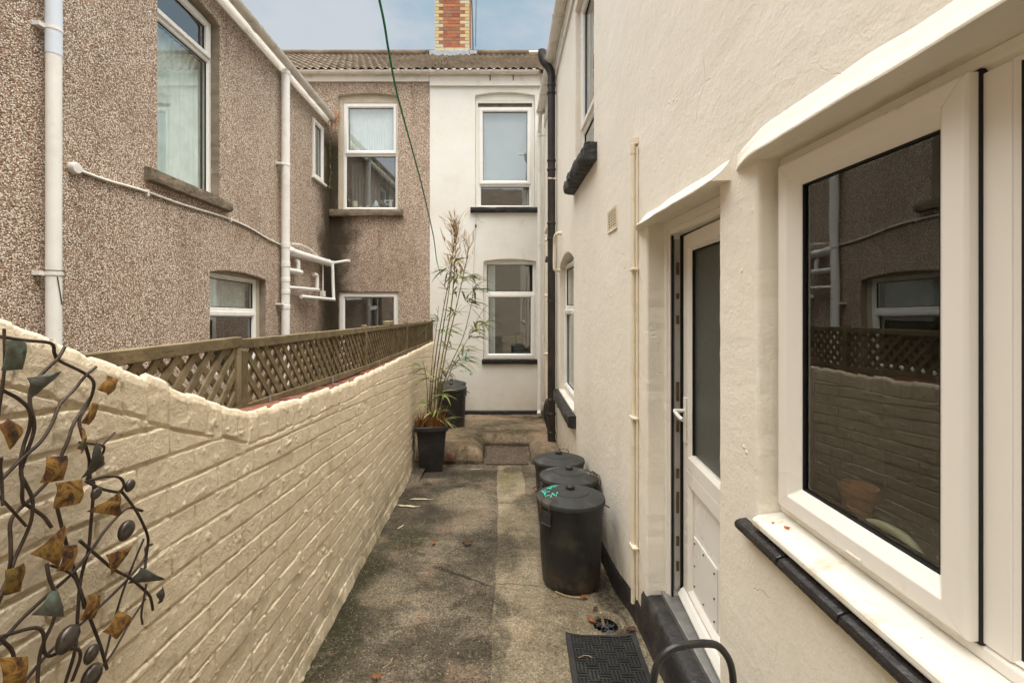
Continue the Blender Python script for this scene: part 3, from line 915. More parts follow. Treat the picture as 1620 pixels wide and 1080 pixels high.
# ------------------------------------------------------------------ the cream house
house = thing('cream_house', (XR, 2.0, 0.0), 'cream rendered house with white windows, kitchen door ajar and black downpipe on the right', 'house')
K0, K1 = -1.15, 1.365          # kitchen window
holes = [
    arch_poly(K0, K1, 1.16, 2.235, 0.0, 0.0016, 1),
    arch_poly(1.61, 2.42, 0.24, 2.235, 0.0, 0.0022, 2),
    arch_poly(3.85, 4.86, 3.12, 4.93, 0.0, 0.002, 3),
    arch_poly(4.95, 6.2, 0.62, 2.30, 0.13, 0.002, 4),
    arch_poly(6.95, 7.85, 3.12, 4.9, 0.0, 0.002, 5),
]
wall('side_wall', FR, [(-3.0, -0.7), (YB, -0.7), (YB, 5.3), (-3.0, 5.3)], holes, 'render', house, 0.014, 0.14)
hb = [
    arch_poly(-0.544, 0.592, 3.65, 5.795, 0.06, 0.0025, 6, 0.05),
    arch_poly(-0.387, 0.616, 0.755, 2.625, 0.045, 0.0025, 7, 0.05),
]
wall('rear_wall', FB, [(XD, -0.7), (XR, -0.7), (XR, 6.22), (XD, 6.22)], hb, 'render_white', house, 0.014, 0.11)
# closing walls and roof of the wing, so that the house is a body
MB().box(lambda u, v, ww: (u, v, ww), XR + 0.001, 6.0, -3.02, -2.98, -0.7, 5.3).build('end_wall', 'render', house)
MB().box(lambda u, v, ww: (u, v, ww), XD - 0.02, 6.0, YB + 8.4, YB + 8.5, -0.7, 6.2).build('front_wall', 'render', house)

# kitchen window: casement, wide mullion, fixed light towards the camera
kw = -0.068
F = FR
mb = MB()
mb.ring(F, K0, K1, 1.185, 2.235, [(0, kw - 0.065), (0, kw), (0.022, kw), (0.034, kw - 0.012), (0.034, kw - 0.065)])
for c0 in (0.7665, -0.20):
    mb.box(F, c0 - 0.0245, c0 + 0.0245, 1.215, 2.20, kw - 0.064, kw - 0.001)
win = mb.build('window', 'upvc_aged', house, bevel=0.003)
CS = [(0, kw - 0.03), (0, kw + 0.020), (0.005, kw + 0.026), (0.044, kw + 0.026), (0.072, kw + 0.001), (0.074, kw - 0.03)]
MB().ring(F, 0.79, 1.335, 1.215, 2.205, CS).build('sash', 'upvc_aged', win, bevel=0.002)
MB().ring(F, 0.862, 1.263, 1.287, 2.133, [(0, kw - 0.03), (0, kw - 0.001), (0.004, kw - 0.001), (0.004, kw - 0.03)]).build('gasket', 'gasket', win)
MB().box(F, 0.866, 1.259, 1.291, 2.129, kw - 0.014, kw - 0.008).build('pane', 'pane_near', win)
MB().ring(F, 0.7865, 1.3385, 1.2115, 2.2085, [(0, kw - 0.01), (0, kw + 0.004), (0.005, kw + 0.004), (0.005, kw - 0.01)]).build('gasket', 'gasket', win)
for a, b2 in ((-0.1755, 0.742), (K0 + 0.034, -0.2245)):
    MB().ring(F, a, b2, 1.219, 2.201, [(0, kw - 0.04), (0, kw - 0.003), (0.007, kw - 0.008), (0.007, kw - 0.04)]).build('glazing_bead', 'upvc_aged', win)
    MB().ring(F, a + 0.007, b2 - 0.007, 1.226, 2.194, [(0, kw - 0.04), (0, kw - 0.008), (0.004, kw - 0.008), (0.004, kw - 0.04)]).build('gasket', 'gasket', win)
    MB().box(F, a + 0.009, b2 - 0.009, 1.228, 2.192, kw - 0.016, kw - 0.010).build('pane', 'pane_near', win)
for u, v, su, sv in ((0.79, 1.215, 1, 1), (1.335, 1.215, -1, 1), (1.335, 2.205, -1, -1), (0.79, 2.205, 1, -1)):
    q = 0.0006
    MB().prism(F, [(u + su * 0.003 - q, v + sv * 0.003), (u + su * 0.003 + q, v + sv * 0.003), (u + su * 0.0445 + q, v + sv * 0.0445), (u + su * 0.0445 - q, v + sv * 0.0445)], kw + 0.0255, kw + 0.0263).build('weld_line', 'upvc_shade', win)
mb = MB()
mb.box(F, 1.02, 1.065, 1.2205, 1.228, kw + 0.025, kw + 0.031)
mb.build('drain_cap', 'upvc_shade', win, bevel=0.002)
sb = MB()
sb.prism(lambda u, v, ww: FR(ww, v, u), [(kw - 0.01, 1.150), (kw - 0.01, 1.1845), (0.002, 1.172), (0.014, 1.166), (0.018, 1.160), (0.018, 1.146), (0.010, 1.140)], K0 + 0.003, 1.362)
sb.build('window_sill', 'sill_white', house, bevel=0.004)
t0 = 1.43
k = 0
tile_mb = MB()
while t0 > K0:
    ln = 0.222
    q = rnd.uniform(-0.0015, 0.0015)
    tile_mb.prism(lambda u, v, ww: FR(ww, v, u), [(-0.02, 1.100 + q), (-0.02, 1.138 + q), (0.020, 1.132 + q), (0.032, 1.127 + q), (0.038, 1.118 + q), (0.036, 1.106 + q), (0.028, 1.100 + q)], t0 - ln + 0.005, t0)
    t0 -= ln
tile_mb.build('sill_tile', 'black_gloss', house, bevel=0.004)
for y, r, cen in ((1.27, 0.0085, -0.03), (1.305, 0.0045, -0.012)):
    pts = [FR(y + r * math.cos(q) * (1 + 0.25 * math.sin(3 * q)), 1.1735 - (cen + r * 0.8 * math.sin(q)) * 0.16 + 0.0012, cen + r * 0.8 * math.sin(q)) for q in np.linspace(0, 2 * math.pi, 12)[:-1]]
    MB().add(pts, [tuple(range(len(pts)))]).build('rust_stain', 'rust_spot', house)
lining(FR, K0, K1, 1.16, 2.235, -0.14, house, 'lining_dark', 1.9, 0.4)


# drip hoods over kitchen window and door: cement fillets run by hand
def hood(u0, u1, z, name, seed, proj=0.062, hgt=0.085, far=0.16):
    n = 60
    P = []
    for i in range(n + 1):
        t = i / n
        u = u0 + (u1 - u0) * t
        e = min(1.0, (u1 - u) / far)                    # dies into the wall at the far end, cut square at the near end
        e = 0.12 + 0.88 * e ** 0.75
        a = (float(fbm(u * 4, seed, 51, 3)) - 0.45)
        c2 = (float(fbm(u * 19, seed + 4, 52, 2)) - 0.4) * 0.004
        pr = proj * e * (1 + 0.12 * a)
        hh = hgt * (0.5 + 0.5 * e) * (1 + 0.25 * a)
        zz = z + 0.004 * a + c2 * 0.4
        P += [FR(u, zz + 0.003, -0.013), FR(u, zz, pr * 0.97), FR(u, zz + 0.004, pr + c2 * 0.5), FR(u, zz + 0.008, pr * 0.97), FR(u, zz + hh * 0.45, pr * 0.55 + c2), FR(u, zz + hh * 0.85, pr * 0.20 + c2), FR(u, zz + hh * 1.15, 0.002), FR(u, zz + hh * 1.3, -0.013)]
    m2 = 8
    fs = [(i * m2 + j, i * m2 + (j + 1) % m2, (i + 1) * m2 + (j + 1) % m2, (i + 1) * m2 + j) for i in range(n) for j in range(m2)]
    fs += [tuple(range(m2)), tuple(range(n * m2, n * m2 + m2))]
    return MB().add(P, fs).build(name, 'render', house, smooth=50)


hood(-1.25, 1.478, 2.232, 'drip_hood', 1.0, 0.048, 0.075)
hood(1.525, 2.56, 2.214, 'drip_hood', 5.0, 0.062, 0.060)

# door frame, threshold, step
dw = -0.105
mb = MB()
mb.box(FR, 2.375, 2.42, 0.27, 2.235, dw - 0.07, dw)          # far jamb
mb.box(FR, 2.388, 2.421, 0.27, 2.236, dw - 0.02, dw + 0.012)
mb.box(FR, 1.61, 1.65, 0.27, 2.235, dw - 0.07, dw)
mb.box(FR, 1.651, 2.374, 2.165, 2.234, dw - 0.07, dw)
mb.box(FR, 1.612, 2.387, 2.19, 2.2335, dw - 0.02, dw + 0.012)
df = mb.build('door_frame', 'upvc_aged', house, bevel=0.003)
MB().box(FR, 2.366, 2.3745, 0.32, 2.14, dw - 0.052, dw - 0.022).build('lock_strip', 'lock_strip', df)
mb = MB()
for z0, z1 in ((1.955, 2.02), (1.70, 1.745), (1.30, 1.40), (1.14, 1.20), (0.90, 0.95), (0.72, 0.83), (0.55, 0.60), (0.42, 0.47), (1.83, 1.86)):
    MB().box(FR, 2.362, 2.366, z0, z1, dw - 0.046, dw - 0.031).build('lock_keep', 'brass', df)
MB().box(FR, 2.3655, 2.3748, 0.28, 2.16, dw - 0.018, dw - 0.008).build('gasket', 'gasket', df)
MB().box(FR, 2.3655, 2.3748, 0.28, 2.16, dw - 0.066, dw - 0.054).build('gasket', 'gasket', df)
MB().box(FR, 1.61, 2.418, 0.245, 0.285, dw - 0.07, dw + 0.03).build('threshold', 'zinc', house, bevel=0.003)
mb = MB()
P = []
n = 24
for i in range(n + 1):
    u = 1.30 + (2.475 - 1.30) * i / n
    a = (float(fbm(u * 7, 3.3, 55, 3)) - 0.45) * 0.012
    P += [FR(u, -0.1, -0.2), FR(u, -0.1, 0.020 + a), FR(u, 0.225 + a * 0.5, 0.014 + a), FR(u, 0.246 + a * 0.5, 0.004 + a), FR(u, 0.258 + a * 0.4, -0.018), FR(u, 0.262, -0.14)]
mm = 6
mb.add(P, [(i * mm + j, i * mm + (j + 1) % mm, (i + 1) * mm + (j + 1) % mm, (i + 1) * mm + j) for i in range(n) for j in range(mm)] + [tuple(range(mm)), tuple(range(n * mm, n * mm + mm))])
mb.build('doorstep', 'black_paint', house, smooth=40)
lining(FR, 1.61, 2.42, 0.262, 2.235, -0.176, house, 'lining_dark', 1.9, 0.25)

# door leaf, a few degrees open into the house; u from the hinge, v up, w outwards
HA = R(4.2)
HX, HY = XR + 0.118, 1.652


def FD(u, v, ww):
    return (HX + u * math.sin(HA) - ww * math.cos(HA), HY + u * math.cos(HA) + ww * math.sin(HA), v)


LW = 0.706
ST = 0.085
mb = MB()
mb.ring(FD, 0.0, LW, 1.04 - 0.075, 2.155, [(0, -0.06), (0, 0), (ST - 0.018, 0), (ST, -0.016), (ST, -0.06)])
mb.ring(FD, 0.0, LW, 0.29, 1.04 - 0.0755, [(0, -0.06), (0, 0), (ST - 0.018, 0), (ST, -0.016), (ST, -0.06)])
door = mb.build('door', 'upvc_aged', house, bevel=0.002)
MB().box(FD, ST + 0.002, LW - ST - 0.002, 1.055, 2.067, -0.034, -0.028).build('pane', 'frosted', door)
MB().ring(FD, ST - 0.003, LW - ST + 0.003, 1.037, 2.073, [(0, -0.04), (0, -0.017), (0.008, -0.017), (0.008, -0.04)]).build('gasket', 'gasket', door)
MB().box(FD, ST + 0.002, LW - ST - 0.002, 0.377, 0.877, -0.036, -0.026).build('door_panel', 'upvc', door)
kp = MB().box(FD, LW - ST - 0.30, LW - ST - 0.012, 0.385, 0.655, -0.0255, -0.019).build('cover_plate', 'upvc', door, bevel=0.002)
for a, b2 in ((0.02, 0.03), (0.15, 0.02), (0.27, 0.03), (0.02, 0.13), (0.27, 0.13), (0.02, 0.24), (0.15, 0.25), (0.27, 0.24)):
    MB().tube([FD(LW - ST - 0.30 + a, 0.385 + b2, -0.0195), FD(LW - ST - 0.30 + a, 0.385 + b2, -0.0145)], 0.0045, 8).build('screw', 'iron_cover', door)
mb = MB()
mb.prism(lambda u, v, ww: FD(ww, v, u), [(0.0, 0.30), (0.0, 0.345), (0.012, 0.335), (0.028, 0.312), (0.028, 0.30)], 0.0, LW)
mb.build('weather_bar', 'upvc', door, bevel=0.002)
mb = MB()
mb.box(FD, LW - 0.060, LW - 0.026, 1.10, 1.33, 0.0005, 0.010)
hd = mb.build('handle_plate', 'upvc_aged', door, bevel=0.004)
mb = MB()
hp = [FD(LW - 0.043, 1.262, 0.008), FD(LW - 0.043, 1.262, 0.045), FD(LW - 0.046, 1.262, 0.056), FD(LW - 0.075, 1.258, 0.060), FD(LW - 0.12, 1.250, 0.058), FD(LW - 0.155, 1.243, 0.052)]
mb.tube(smooth_path(hp, 5), 0.0095, 10)
mb.build('handle', 'upvc', door, smooth=60)

# upper window of the side wall, lower side window
window(FR, house, 3.86, 4.85, 3.125, 4.93, -0.075, (3.62,), (1,), 'upvc')
lining(FR, 3.85, 4.86, 3.12, 4.93, -0.145, house)
rough_bar(FR, 3.70, 4.93, 2.985, 3.122, -0.03, 0.115, 0.040, 1, 60).build('window_sill', 'black_rock', house, smooth=70)
window(FR, house, 4.96, 6.19, 0.66, 2.33, -0.075, (1.75,), (0,), 'upvc')
lining(FR, 4.95, 6.2, 0.64, 2.33, -0.145, house)
MB().prism(lambda u, v, ww: FR(ww, v, u), [(-0.10, 0.645), (-0.10, 0.672), (0.004, 0.652), (0.010, 0.644), (0.010, 0.628), (0.0, 0.628)], 4.955, 6.195).build('window_sill', 'sill_white', house, bevel=0.003)
rough_bar(FR, 4.78, 6.32, 0.50, 0.632, -0.03, 0.085, 0.022, 2, 60).build('window_sill', 'black_paint', house, smooth=70)
window(FR, house, 6.96, 7.84, 3.125, 4.9, -0.075, (4.2,), (1,), 'upvc')
lining(FR, 6.95, 7.85, 3.12, 4.9, -0.145, house)
rough_bar(FR, 6.88, 7.92, 3.03, 3.122, -0.03, 0.06, 0.01, 3, 20).build('window_sill', 'render', house, smooth=70)

# rear windows
mb = MB()
mb.ring(FB, -0.542, 0.590, 3.655, 5.715, [(0, -0.10), (0, -0.045), (0.045, -0.045), (0.045, -0.10)])
mb.build('window_surround', 'render_white', house, bevel=0.006)
MB().box(FB, -0.541, 0.589, 5.717, 5.86, -0.095, -0.05).build('head_board', 'render_white', house, bevel=0.006)
MB().box(FB, -0.496, 0.544, 5.602, 5.668, -0.098, -0.066).build('gap_shade_strip', 'iron_cover', house)  # solid dark strip painted in for the shade of the gap below the head board
window(FB, house, -0.497, 0.545, 3.655, 5.60, -0.060, (4.105,), (1,), 'upvc')
lining(FB, -0.50, 0.548, 3.65, 5.66, -0.13, house)
rough_bar(FB, -0.634, 0.646, 3.556, 3.656, -0.03, 0.07, 0.010, 4, 40).build('window_sill', 'black_paint', house, smooth=60)
window(FB, house, -0.385, 0.614, 0.762, 2.63, -0.075, (2.015,), (0,), 'upvc')
MB().box(FB, -0.385, 0.614, 2.632, 2.69, -0.105, -0.08).build('head_board', 'render_white', house)
lining(FB, -0.386, 0.615, 0.76, 2.63, -0.145, house)
rough_bar(FB, -0.417, 0.640, 0.668, 0.762, -0.03, 0.06, 0.006, 5, 30).build('window_sill', 'black_gloss', house, smooth=60)

# eaves of the rear wall: band, gutter
MB().box(FB, XD + 0.002, 0.70, 5.965, 6.285, 0.001, 0.045).build('fascia_band', 'fascia', house, bevel=0.006)
half_gutter(FB, XD + 0.01, 0.66, 6.205, 0.05, 0.165, 'gutter', 'gutter', house, 0.0, (-1.36, -0.25))
for uu in (-0.26, 0.18):
    MB().box(FB, uu - 0.008, uu + 0.008, 6.06, 6.16, 0.046, 0.06).build('gutter_bracket', 'iron_cover', house)
# eaves of the wing
MB().box(FR, -3.0, 8.42, 5.07, 5.30, 0.001, 0.028).build('fascia_board', 'fascia', house, bevel=0.004)
half_gutter(FR, -3.0, 8.25, 5.36, 0.035, 0.165, 'gutter', 'gutter', house, -0.006, (1.5, 3.5, 5.5, 7.5, 8.15, 8.22))
# white downpipe in the corner
mb = MB()
dp = smooth_path([(0.66, 8.2, 5.28), (0.66, 8.22, 5.2), (0.66, 8.34, 5.06), (0.66, 8.42, 4.95), (0.66, 8.42, 4.8), (0.66, 8.42, 2.0), (0.66, 8.42, -0.08), (0.655, 8.40, -0.16), (0.64, 8.33, -0.21)], 4)
mb.tube(dp, 0.036, 14)
p1 = mb.build('downpipe', 'pipe_white', house, smooth=60)
for z in (4.9, 2.9, 1.2, -0.05):
    mb = MB()
    collar(mb, 0.66, 8.42, z, 0.037, 0.06)
    mb.box(lambda u, v, ww: (u, v, ww), 0.69, 0.757, 8.41, 8.43, z + 0.015, z + 0.04)
    mb.build('pipe_clip', 'pipe_white', p1)
# black cast-iron downpipe
BX, BY = 0.685, 6.54
mb = MB()
mb.tube([(BX, BY, -0.40), (BX, BY, 5.02)], 0.056, 20)
mb.tube(smooth_path([(BX, BY, 5.0), (BX, BY, 5.10), (BX - 0.03, BY, 5.19), (BX - 0.105, BY, 5.28), (BX - 0.135, BY, 5.36), (BX - 0.14, BY, 5.45)], 5), 0.056, 20)
p1 = mb.build('downpipe', 'cast_iron', house, smooth=50)
for z in (4.93, 4.82, 3.85, 3.72, 2.95, 2.72, 1.85, 0.42, 0.22, -0.05):
    mb = MB()
    collar(mb, BX, BY, z, 0.060, 0.035 if z not in (1.85,) else 0.012, 22)
    mb.build('pipe_collar', 'cast_iron', p1, smooth=40)
mb = MB()
mb.tube([(BX - 0.05, BY - 0.055, 3.60), (XR - 0.003, BY - 0.03, 3.60)], 0.014, 8)
mb.build('pipe_clip', 'pipe_cream', p1)
mb = MB()
mb.tube([(BX - 0.14, BY, 5.425), (BX - 0.32, BY + 0.02, 5.43)], 0.026, 12)
mb.build('overflow_pipe', 'pipe_cream', house, smooth=60)
# short waste stubs in the far corner
for y, z in ((7.4, 2.85), (7.5, 1.95), (7.6, 0.98)):
    MB().tube([(XR, y, z), (XR - 0.09, y, z)], 0.024, 10).build('waste_stub', 'pipe_cream', house, smooth=60)
MB().tube([(XR, 7.2, 2.55), (XR - 0.075, 7.2, 2.55), (XR - 0.08, 7.2, 2.47)], 0.03, 10).build('waste_stub', 'cast_iron', house, smooth=60)
mb = MB()
mb.tube([(XR - 0.03, 7.62, -0.3), (XR - 0.03, 7.62, 2.9)], 0.018, 10)
mb.build('waste_pipe', 'pipe_cream', house, smooth=60)
mb = MB()
mb.tube(smooth_path([(XR, 6.02, 2.74), (XR - 0.05, 6.02, 2.74), (XR - 0.075, 6.06, 2.70), (XR - 0.075, 6.12, 2.6), (XR - 0.075, 6.14, 2.32), (XR - 0.06, 6.14, 2.27), (XR, 6.14, 2.26)], 5), 0.024, 12)
mb.build('overflow_pipe', 'pipe_cream', house, smooth=60)
mb = MB()
mb.tube(smooth_path([(XR - 0.02, 7.1, 0.32), (XR - 0.09, 7.05, 0.30), (XR - 0.12, 7.0, 0.12), (XR - 0.06, 6.95, -0.12)], 6), 0.035, 10)
mb.build('waste_pipe', 'cast_iron', house, smooth=60)
# thin painted pipe and cable by the door
mb = MB()
mb.tube([FR(2.60, 0.10, 0.020), FR(2.60, 2.70, 0.020)], 0.0135, 12)
mb.tube([FR(2.565, 0.14, 0.008), FR(2.565, 2.69, 0.008)], 0.006, 8)
mb.tube(smooth_path([FR(2.60, 2.66, 0.02), FR(2.60, 2.715, 0.02), FR(2.61, 2.735, 0.012), FR(2.64, 2.73, -0.01)], 4), 0.0165, 12)
p1 = mb.build('riser_pipe', 'pipe_cream', house, smooth=60)
for z in (2.0, 1.16, 0.43):
    MB().box(FR, 2.552, 2.622, z - 0.007, z + 0.007, 0.0, 0.038).build('pipe_clip', 'pipe_cream', p1, bevel=0.004)
mb = MB()
mb.add([FR(2.66, 2.70, 0.001), FR(2.66, 2.74, 0.001), FR(2.60, 2.742, 0.04), FR(2.60, 2.712, 0.04), FR(2.56, 2.745, 0.001), FR(2.56, 2.71, 0.001)], [(0, 1, 2, 3), (2, 4, 5, 3), (1, 4, 2), (0, 3, 5)])
mb.build('pipe_cap', 'pipe_cream', p1)
# air brick
mb = MB()
mb.ring(FR, 3.04, 3.30, 2.31, 2.47, [(0, 0.0), (0, 0.010), (0.022, 0.008), (0.022, -0.004), (0.022, -0.03), (0, -0.03)])
ab = mb.build('air_brick', 'air_brick', house, bevel=0.002)
mb = MB()
for j in range(6):
    z = 2.338 + j * 0.0195
    mb.box(FR, 3.062, 3.278, z, z + 0.008, 0.0005, 0.006)
for uu in (3.115, 3.165, 3.215):
    mb.box(FR, uu, uu + 0.008, 2.332, 2.448, 0.0008, 0.0065)
mb.build('slat', 'air_brick', ab)
MB().box(FR, 3.062, 3.278, 2.332, 2.448, 0.0002, 0.0004).build('opening', 'gasket', ab)  # thin black sheet, stands for the darkness inside the vent holes
# plinths
mb = MB()
P = []
n = 40
for i in range(n + 1):
    u = 2.47 + (6.4 - 2.47) * i / n
    g = float(ground_z(0.74, u))
    a = (float(fbm(u * 6, 1.7, 57, 3)) - 0.45) * 0.03
    P += [FR(u, g - 0.08, -0.02), FR(u, g - 0.08, 0.020 + a * 0.4), FR(u, g + 0.115 + a, 0.018 + a * 0.4), FR(u, g + 0.135 + a, 0.008), FR(u, g + 0.142 + a, -0.02)]
mb.add(P, [(i * 5 + j, i * 5 + (j + 1) % 5, (i + 1) * 5 + (j + 1) % 5, (i + 1) * 5 + j) for i in range(n) for j in range(5)])
mb.build('plinth', 'plinth_black', house, smooth=50)
rough_bar(FB, -1.38, 0.74, -0.34, -0.215, -0.01, 0.028, 0.006, 6, 40).build('plinth', 'black_paint', house, smooth=60)
# small paint dabs by the lower window
mb = MB()
r2 = random.Random(3)
for k in range(16):
    px, pz = -0.72 + r2.gauss(0, 0.05), (0.82 if k < 12 else 0.58) + r2.gauss(0, 0.04)
    ln = r2.uniform(0.015, 0.05)
    a = r2.uniform(0, 3.14)
    q = [(px + ln * math.cos(a) * s1 + 0.007 * math.sin(a) * s2, pz + ln * math.sin(a) * s1 - 0.007 * math.cos(a) * s2) for s1, s2 in ((-1, -1), (1, -0.5), (1, 0.5), (-1, 1))]
    mb.prism(FB, q, 0.0005, 0.0025)
mb.build('paint_dab', 'teal_paint', house)

# roofs
tiles('roof', house, XD + 0.002, 6.0, YB - 0.17, 6.13, 0.62, 9, 0.462)
tiles('wing_roof', house, -3.0, YB - 0.1, XR - 0.02, 5.33, 0.5, 8, 0.36, axis='side', sgn=1)
mb = MB()
mb.tube([(XD + 0.002, YB + 4.0, 8.79), (6.0, YB + 4.0, 8.79)], 0.11, 12)
mb.build('roof_ridge', 'roof_tile', house, smooth=60)
MB().add([(XD, YB + 4.0, 8.76), (6.0, YB + 4.0, 8.76), (6.0, YB + 8.6, 6.1), (XD, YB + 8.6, 6.1)], [(0, 1, 2, 3)]).build('front_roof', 'roof_tile', house)

# chimney: red brick with yellow quoins
CX0, CX1, CY0, CY1 = -1.86, -0.93, YB + 3.55, YB + 4.3
ch = MB().box(lambda u, v, ww: (u, v, ww), CX0 + 0.008, CX1 - 0.008, CY0 + 0.008, CY1 - 0.008, 8.1, 11.2).build('chimney', 'mortar', house)
red, yel, yer, base_c = MB(), MB(), MB(), MB()
r2 = random.Random(5)
FC = lambda u, v, ww: (u, CY0 - ww, v)
hz = 0.0905
z = 8.63
k = 0
wq = CX1 - CX0


def bricks_row(lst, z, mb_y, mb_r):
    for a, b2, y in lst:
        j = r2.uniform(-0.002, 0.003)
        (mb_r if not y else base_c if k == 0 else yel if a < (CX0 + CX1) / 2 else yer).box(FC, a + 0.005, b2 - 0.005, z + 0.006, z + hz - 0.006, -0.05, j)


while z < 11.1:
    if k == 0:
        lst = [(CX0 + wq * i / 3.5, min(CX0 + wq * (i + 1) / 3.5, CX1), True) for i in range(4)]
    else:
        a, b2 = (0.23, 0.115) if k % 2 else (0.115, 0.25)
        lst = [(CX0, CX0 + a, True), (CX1 - b2, CX1, True)] if k % 2 == 0 else [(CX0, CX0 + a, True), (CX1 - b2, CX1, True)]
        x = CX0 + a
        first = r2.choice((0.12, 0.235))
        while x < CX1 - b2 - 0.01:
            e = min(x + first, CX1 - b2)
            if CX1 - b2 - e < 0.06:
                e = CX1 - b2
            lst.append((x, e, False))
            x = e
            first = r2.choice((0.23, 0.23, 0.115))
    bricks_row(lst, z, yel, red)
    # side faces
    for side, xs_ in ((1, CX1), (-1, CX0)):
        y = CY0
        while y < CY1 - 0.02:
            e = min(y + (0.23 if k % 2 else 0.115), CY1)
            m2 = (yer if side > 0 else yel) if (y == CY0 or e >= CY1 - 0.02) else red
            m2.box(lambda u, v, ww: (xs_ - side * 0.05 + side * ww, u, v), y + (0.056 if y == CY0 else 0.005), e - 0.005, z + 0.006, z + hz - 0.006, 0.0, 0.05 + r2.uniform(-0.002, 0.002))
            y = e
    z += hz
    k += 1
red.build('red_brickwork', 'brick_red', ch)
yel.build('yellow_quoin', 'brick_yellow', ch)
yer.build('yellow_quoin', 'brick_yellow', ch)
base_c.build('base_course', 'brick_yellow', ch)
mb = MB()
mb.box(FC, CX0 - 0.14, CX1 + 0.02, 8.48, 8.632, 0.004, 0.03)
mb.box(lambda u, v, ww: (CX1 + ww, u, v), CY0 - 0.02, CY1, 8.50, 8.68, 0.003, 0.03)
mb.box(FC, CX1 - 0.0, CX1 + 0.20, 8.53, 8.63, -0.08, 0.03)
mb.build('flashing', 'lead', ch, bevel=0.005)
mb = MB()
mb.tube(smooth_path([(CX1 + 0.10, CY0 + 0.05, 8.62), (CX1 + 0.09, CY0 + 0.05, 9.2), (CX1 + 0.07, CY0 + 0.1, 9.8), (CX1 + 0.03, CY0 + 0.1, 10.6)], 5), 0.018, 8)
mb.tube([(CX1 + 0.17, CY0 + 0.02, 8.75), (CX1 + 0.18, CY0 + 0.02, 9.6), (CX1 + 0.19, CY0 + 0.02, 10.25)], 0.010, 6)
mb.build('aerial_mast', 'aerial', ch, smooth=60)

# ------------------------------------------------------------------ the neighbour's pebbledashed house
nb = thing('pebbledash_house', (XL, 4.0, -0.3), 'brown pebbledashed house with white windows and soil pipes on the left', 'house')
NW0, NW1 = 4.37, 5.33
hl = [
    arch_poly(NW0, NW1, 3.0, 5.02, 0.05, 0.003, 11, 0.05),
    arch_poly(5.15, 6.37, 0.9, 2.13, 0.05, 0.003, 12, 0.05),
    arch_poly(7.91, 8.38, 4.08, 5.12, 0.0, 0.0, 13, 0.05),
]
wall('side_wall', FL, [(-4.0, -0.7), (YB, -0.7), (YB, 5.34), (-4.0, 5.34)], hl, 'pebbledash', nb, 0.012, 0.12, 'reveal_stone')
hr = [
    arch_poly(-3.166, -2.030, 3.616, 5.79, 0.05, 0.003, 14, 0.05),
    arch_poly(-3.154, -2.018, 0.6, 2.04, 0.0, 0.003, 15, 0.05),
]
wall('rear_wall', FB, [(XL - 2.0, -0.7), (XD - 0.002, -0.7), (XD - 0.002, 6.22), (XL - 2.0, 6.22)], hr, 'pebbledash', nb, 0.012, 0.10, 'reveal_paint')
MB().box(lambda u, v, ww: (u, v, ww), -9.0, XL - 0.002, -4.02, -3.98, -0.7, 5.4).build('end_wall', 'pebbledash', nb)
MB().box(lambda u, v, ww: (u, v, ww), -9.0, XD - 0.03, YB + 8.4, YB + 8.5, -0.7, 6.2).build('front_wall', 'pebbledash', nb)
window(FL, nb, NW0 + 0.002, NW1 - 0.002, 3.0, 5.05, -0.11, (4.60,), (1,), 'upvc')
lining(FL, NW0, NW1, 3.0, 5.07, -0.18, nb)
rough_bar(FL, 4.20, 5.47, 2.875, 3.0, -0.03, 0.07, 0.010, 7, 40).build('window_sill', 'stone', nb, smooth=60)
window(FL, nb, 5.152, 6.30, 0.9, 2.14, -0.11, (1.70,), (0,), 'upvc')
MB().box(FL, 5.152, 6.30, 2.142, 2.2, -0.118, -0.112).build('head_board', 'reveal_paint', nb)
MB().box(FL, 6.302, 6.37, 0.9, 2.2, -0.118, -0.10).build('window_jamb', 'reveal_paint', nb)
lining(FL, 5.15, 6.37, 0.9, 2.18, -0.18, nb)
window(FL, nb, 7.91, 8.38, 4.08, 5.12, -0.008, (), (0,), 'upvc', fr=0.035)
lining(FL, 7.91, 8.38, 4.08, 5.12, -0.125, nb, spread=0.1)
MB().box(FL, 7.86, 8.43, 4.04, 4.078, -0.01, 0.05).build('window_sill', 'fascia', nb, bevel=0.005)
window(FB, nb, -3.088, -2.034, 3.62, 5.68, -0.07, (4.69,), (1,), 'upvc')
MB().box(FB, -3.09, -2.033, 5.682, 5.86, -0.095, -0.06).build('head_board', 'reveal_paint', nb)
MB().box(FB, -3.164, -3.09, 3.62, 5.80, -0.098, -0.055).build('window_jamb', 'reveal_paint', nb)
lining(FB, -3.16, -2.03, 3.62, 5.80, -0.14, nb)
rough_bar(FB, -3.315, -1.92, 3.48, 3.616, -0.03, 0.085, 0.012, 8, 40).build('window_sill', 'stone', nb, smooth=60)
window(FB, nb, -3.15, -2.022, 0.6, 2.035, -0.05, (), (0,), 'upvc')
lining(FB, -3.15, -2.022, 0.6, 2.035, -0.12, nb, 'lining_dark')
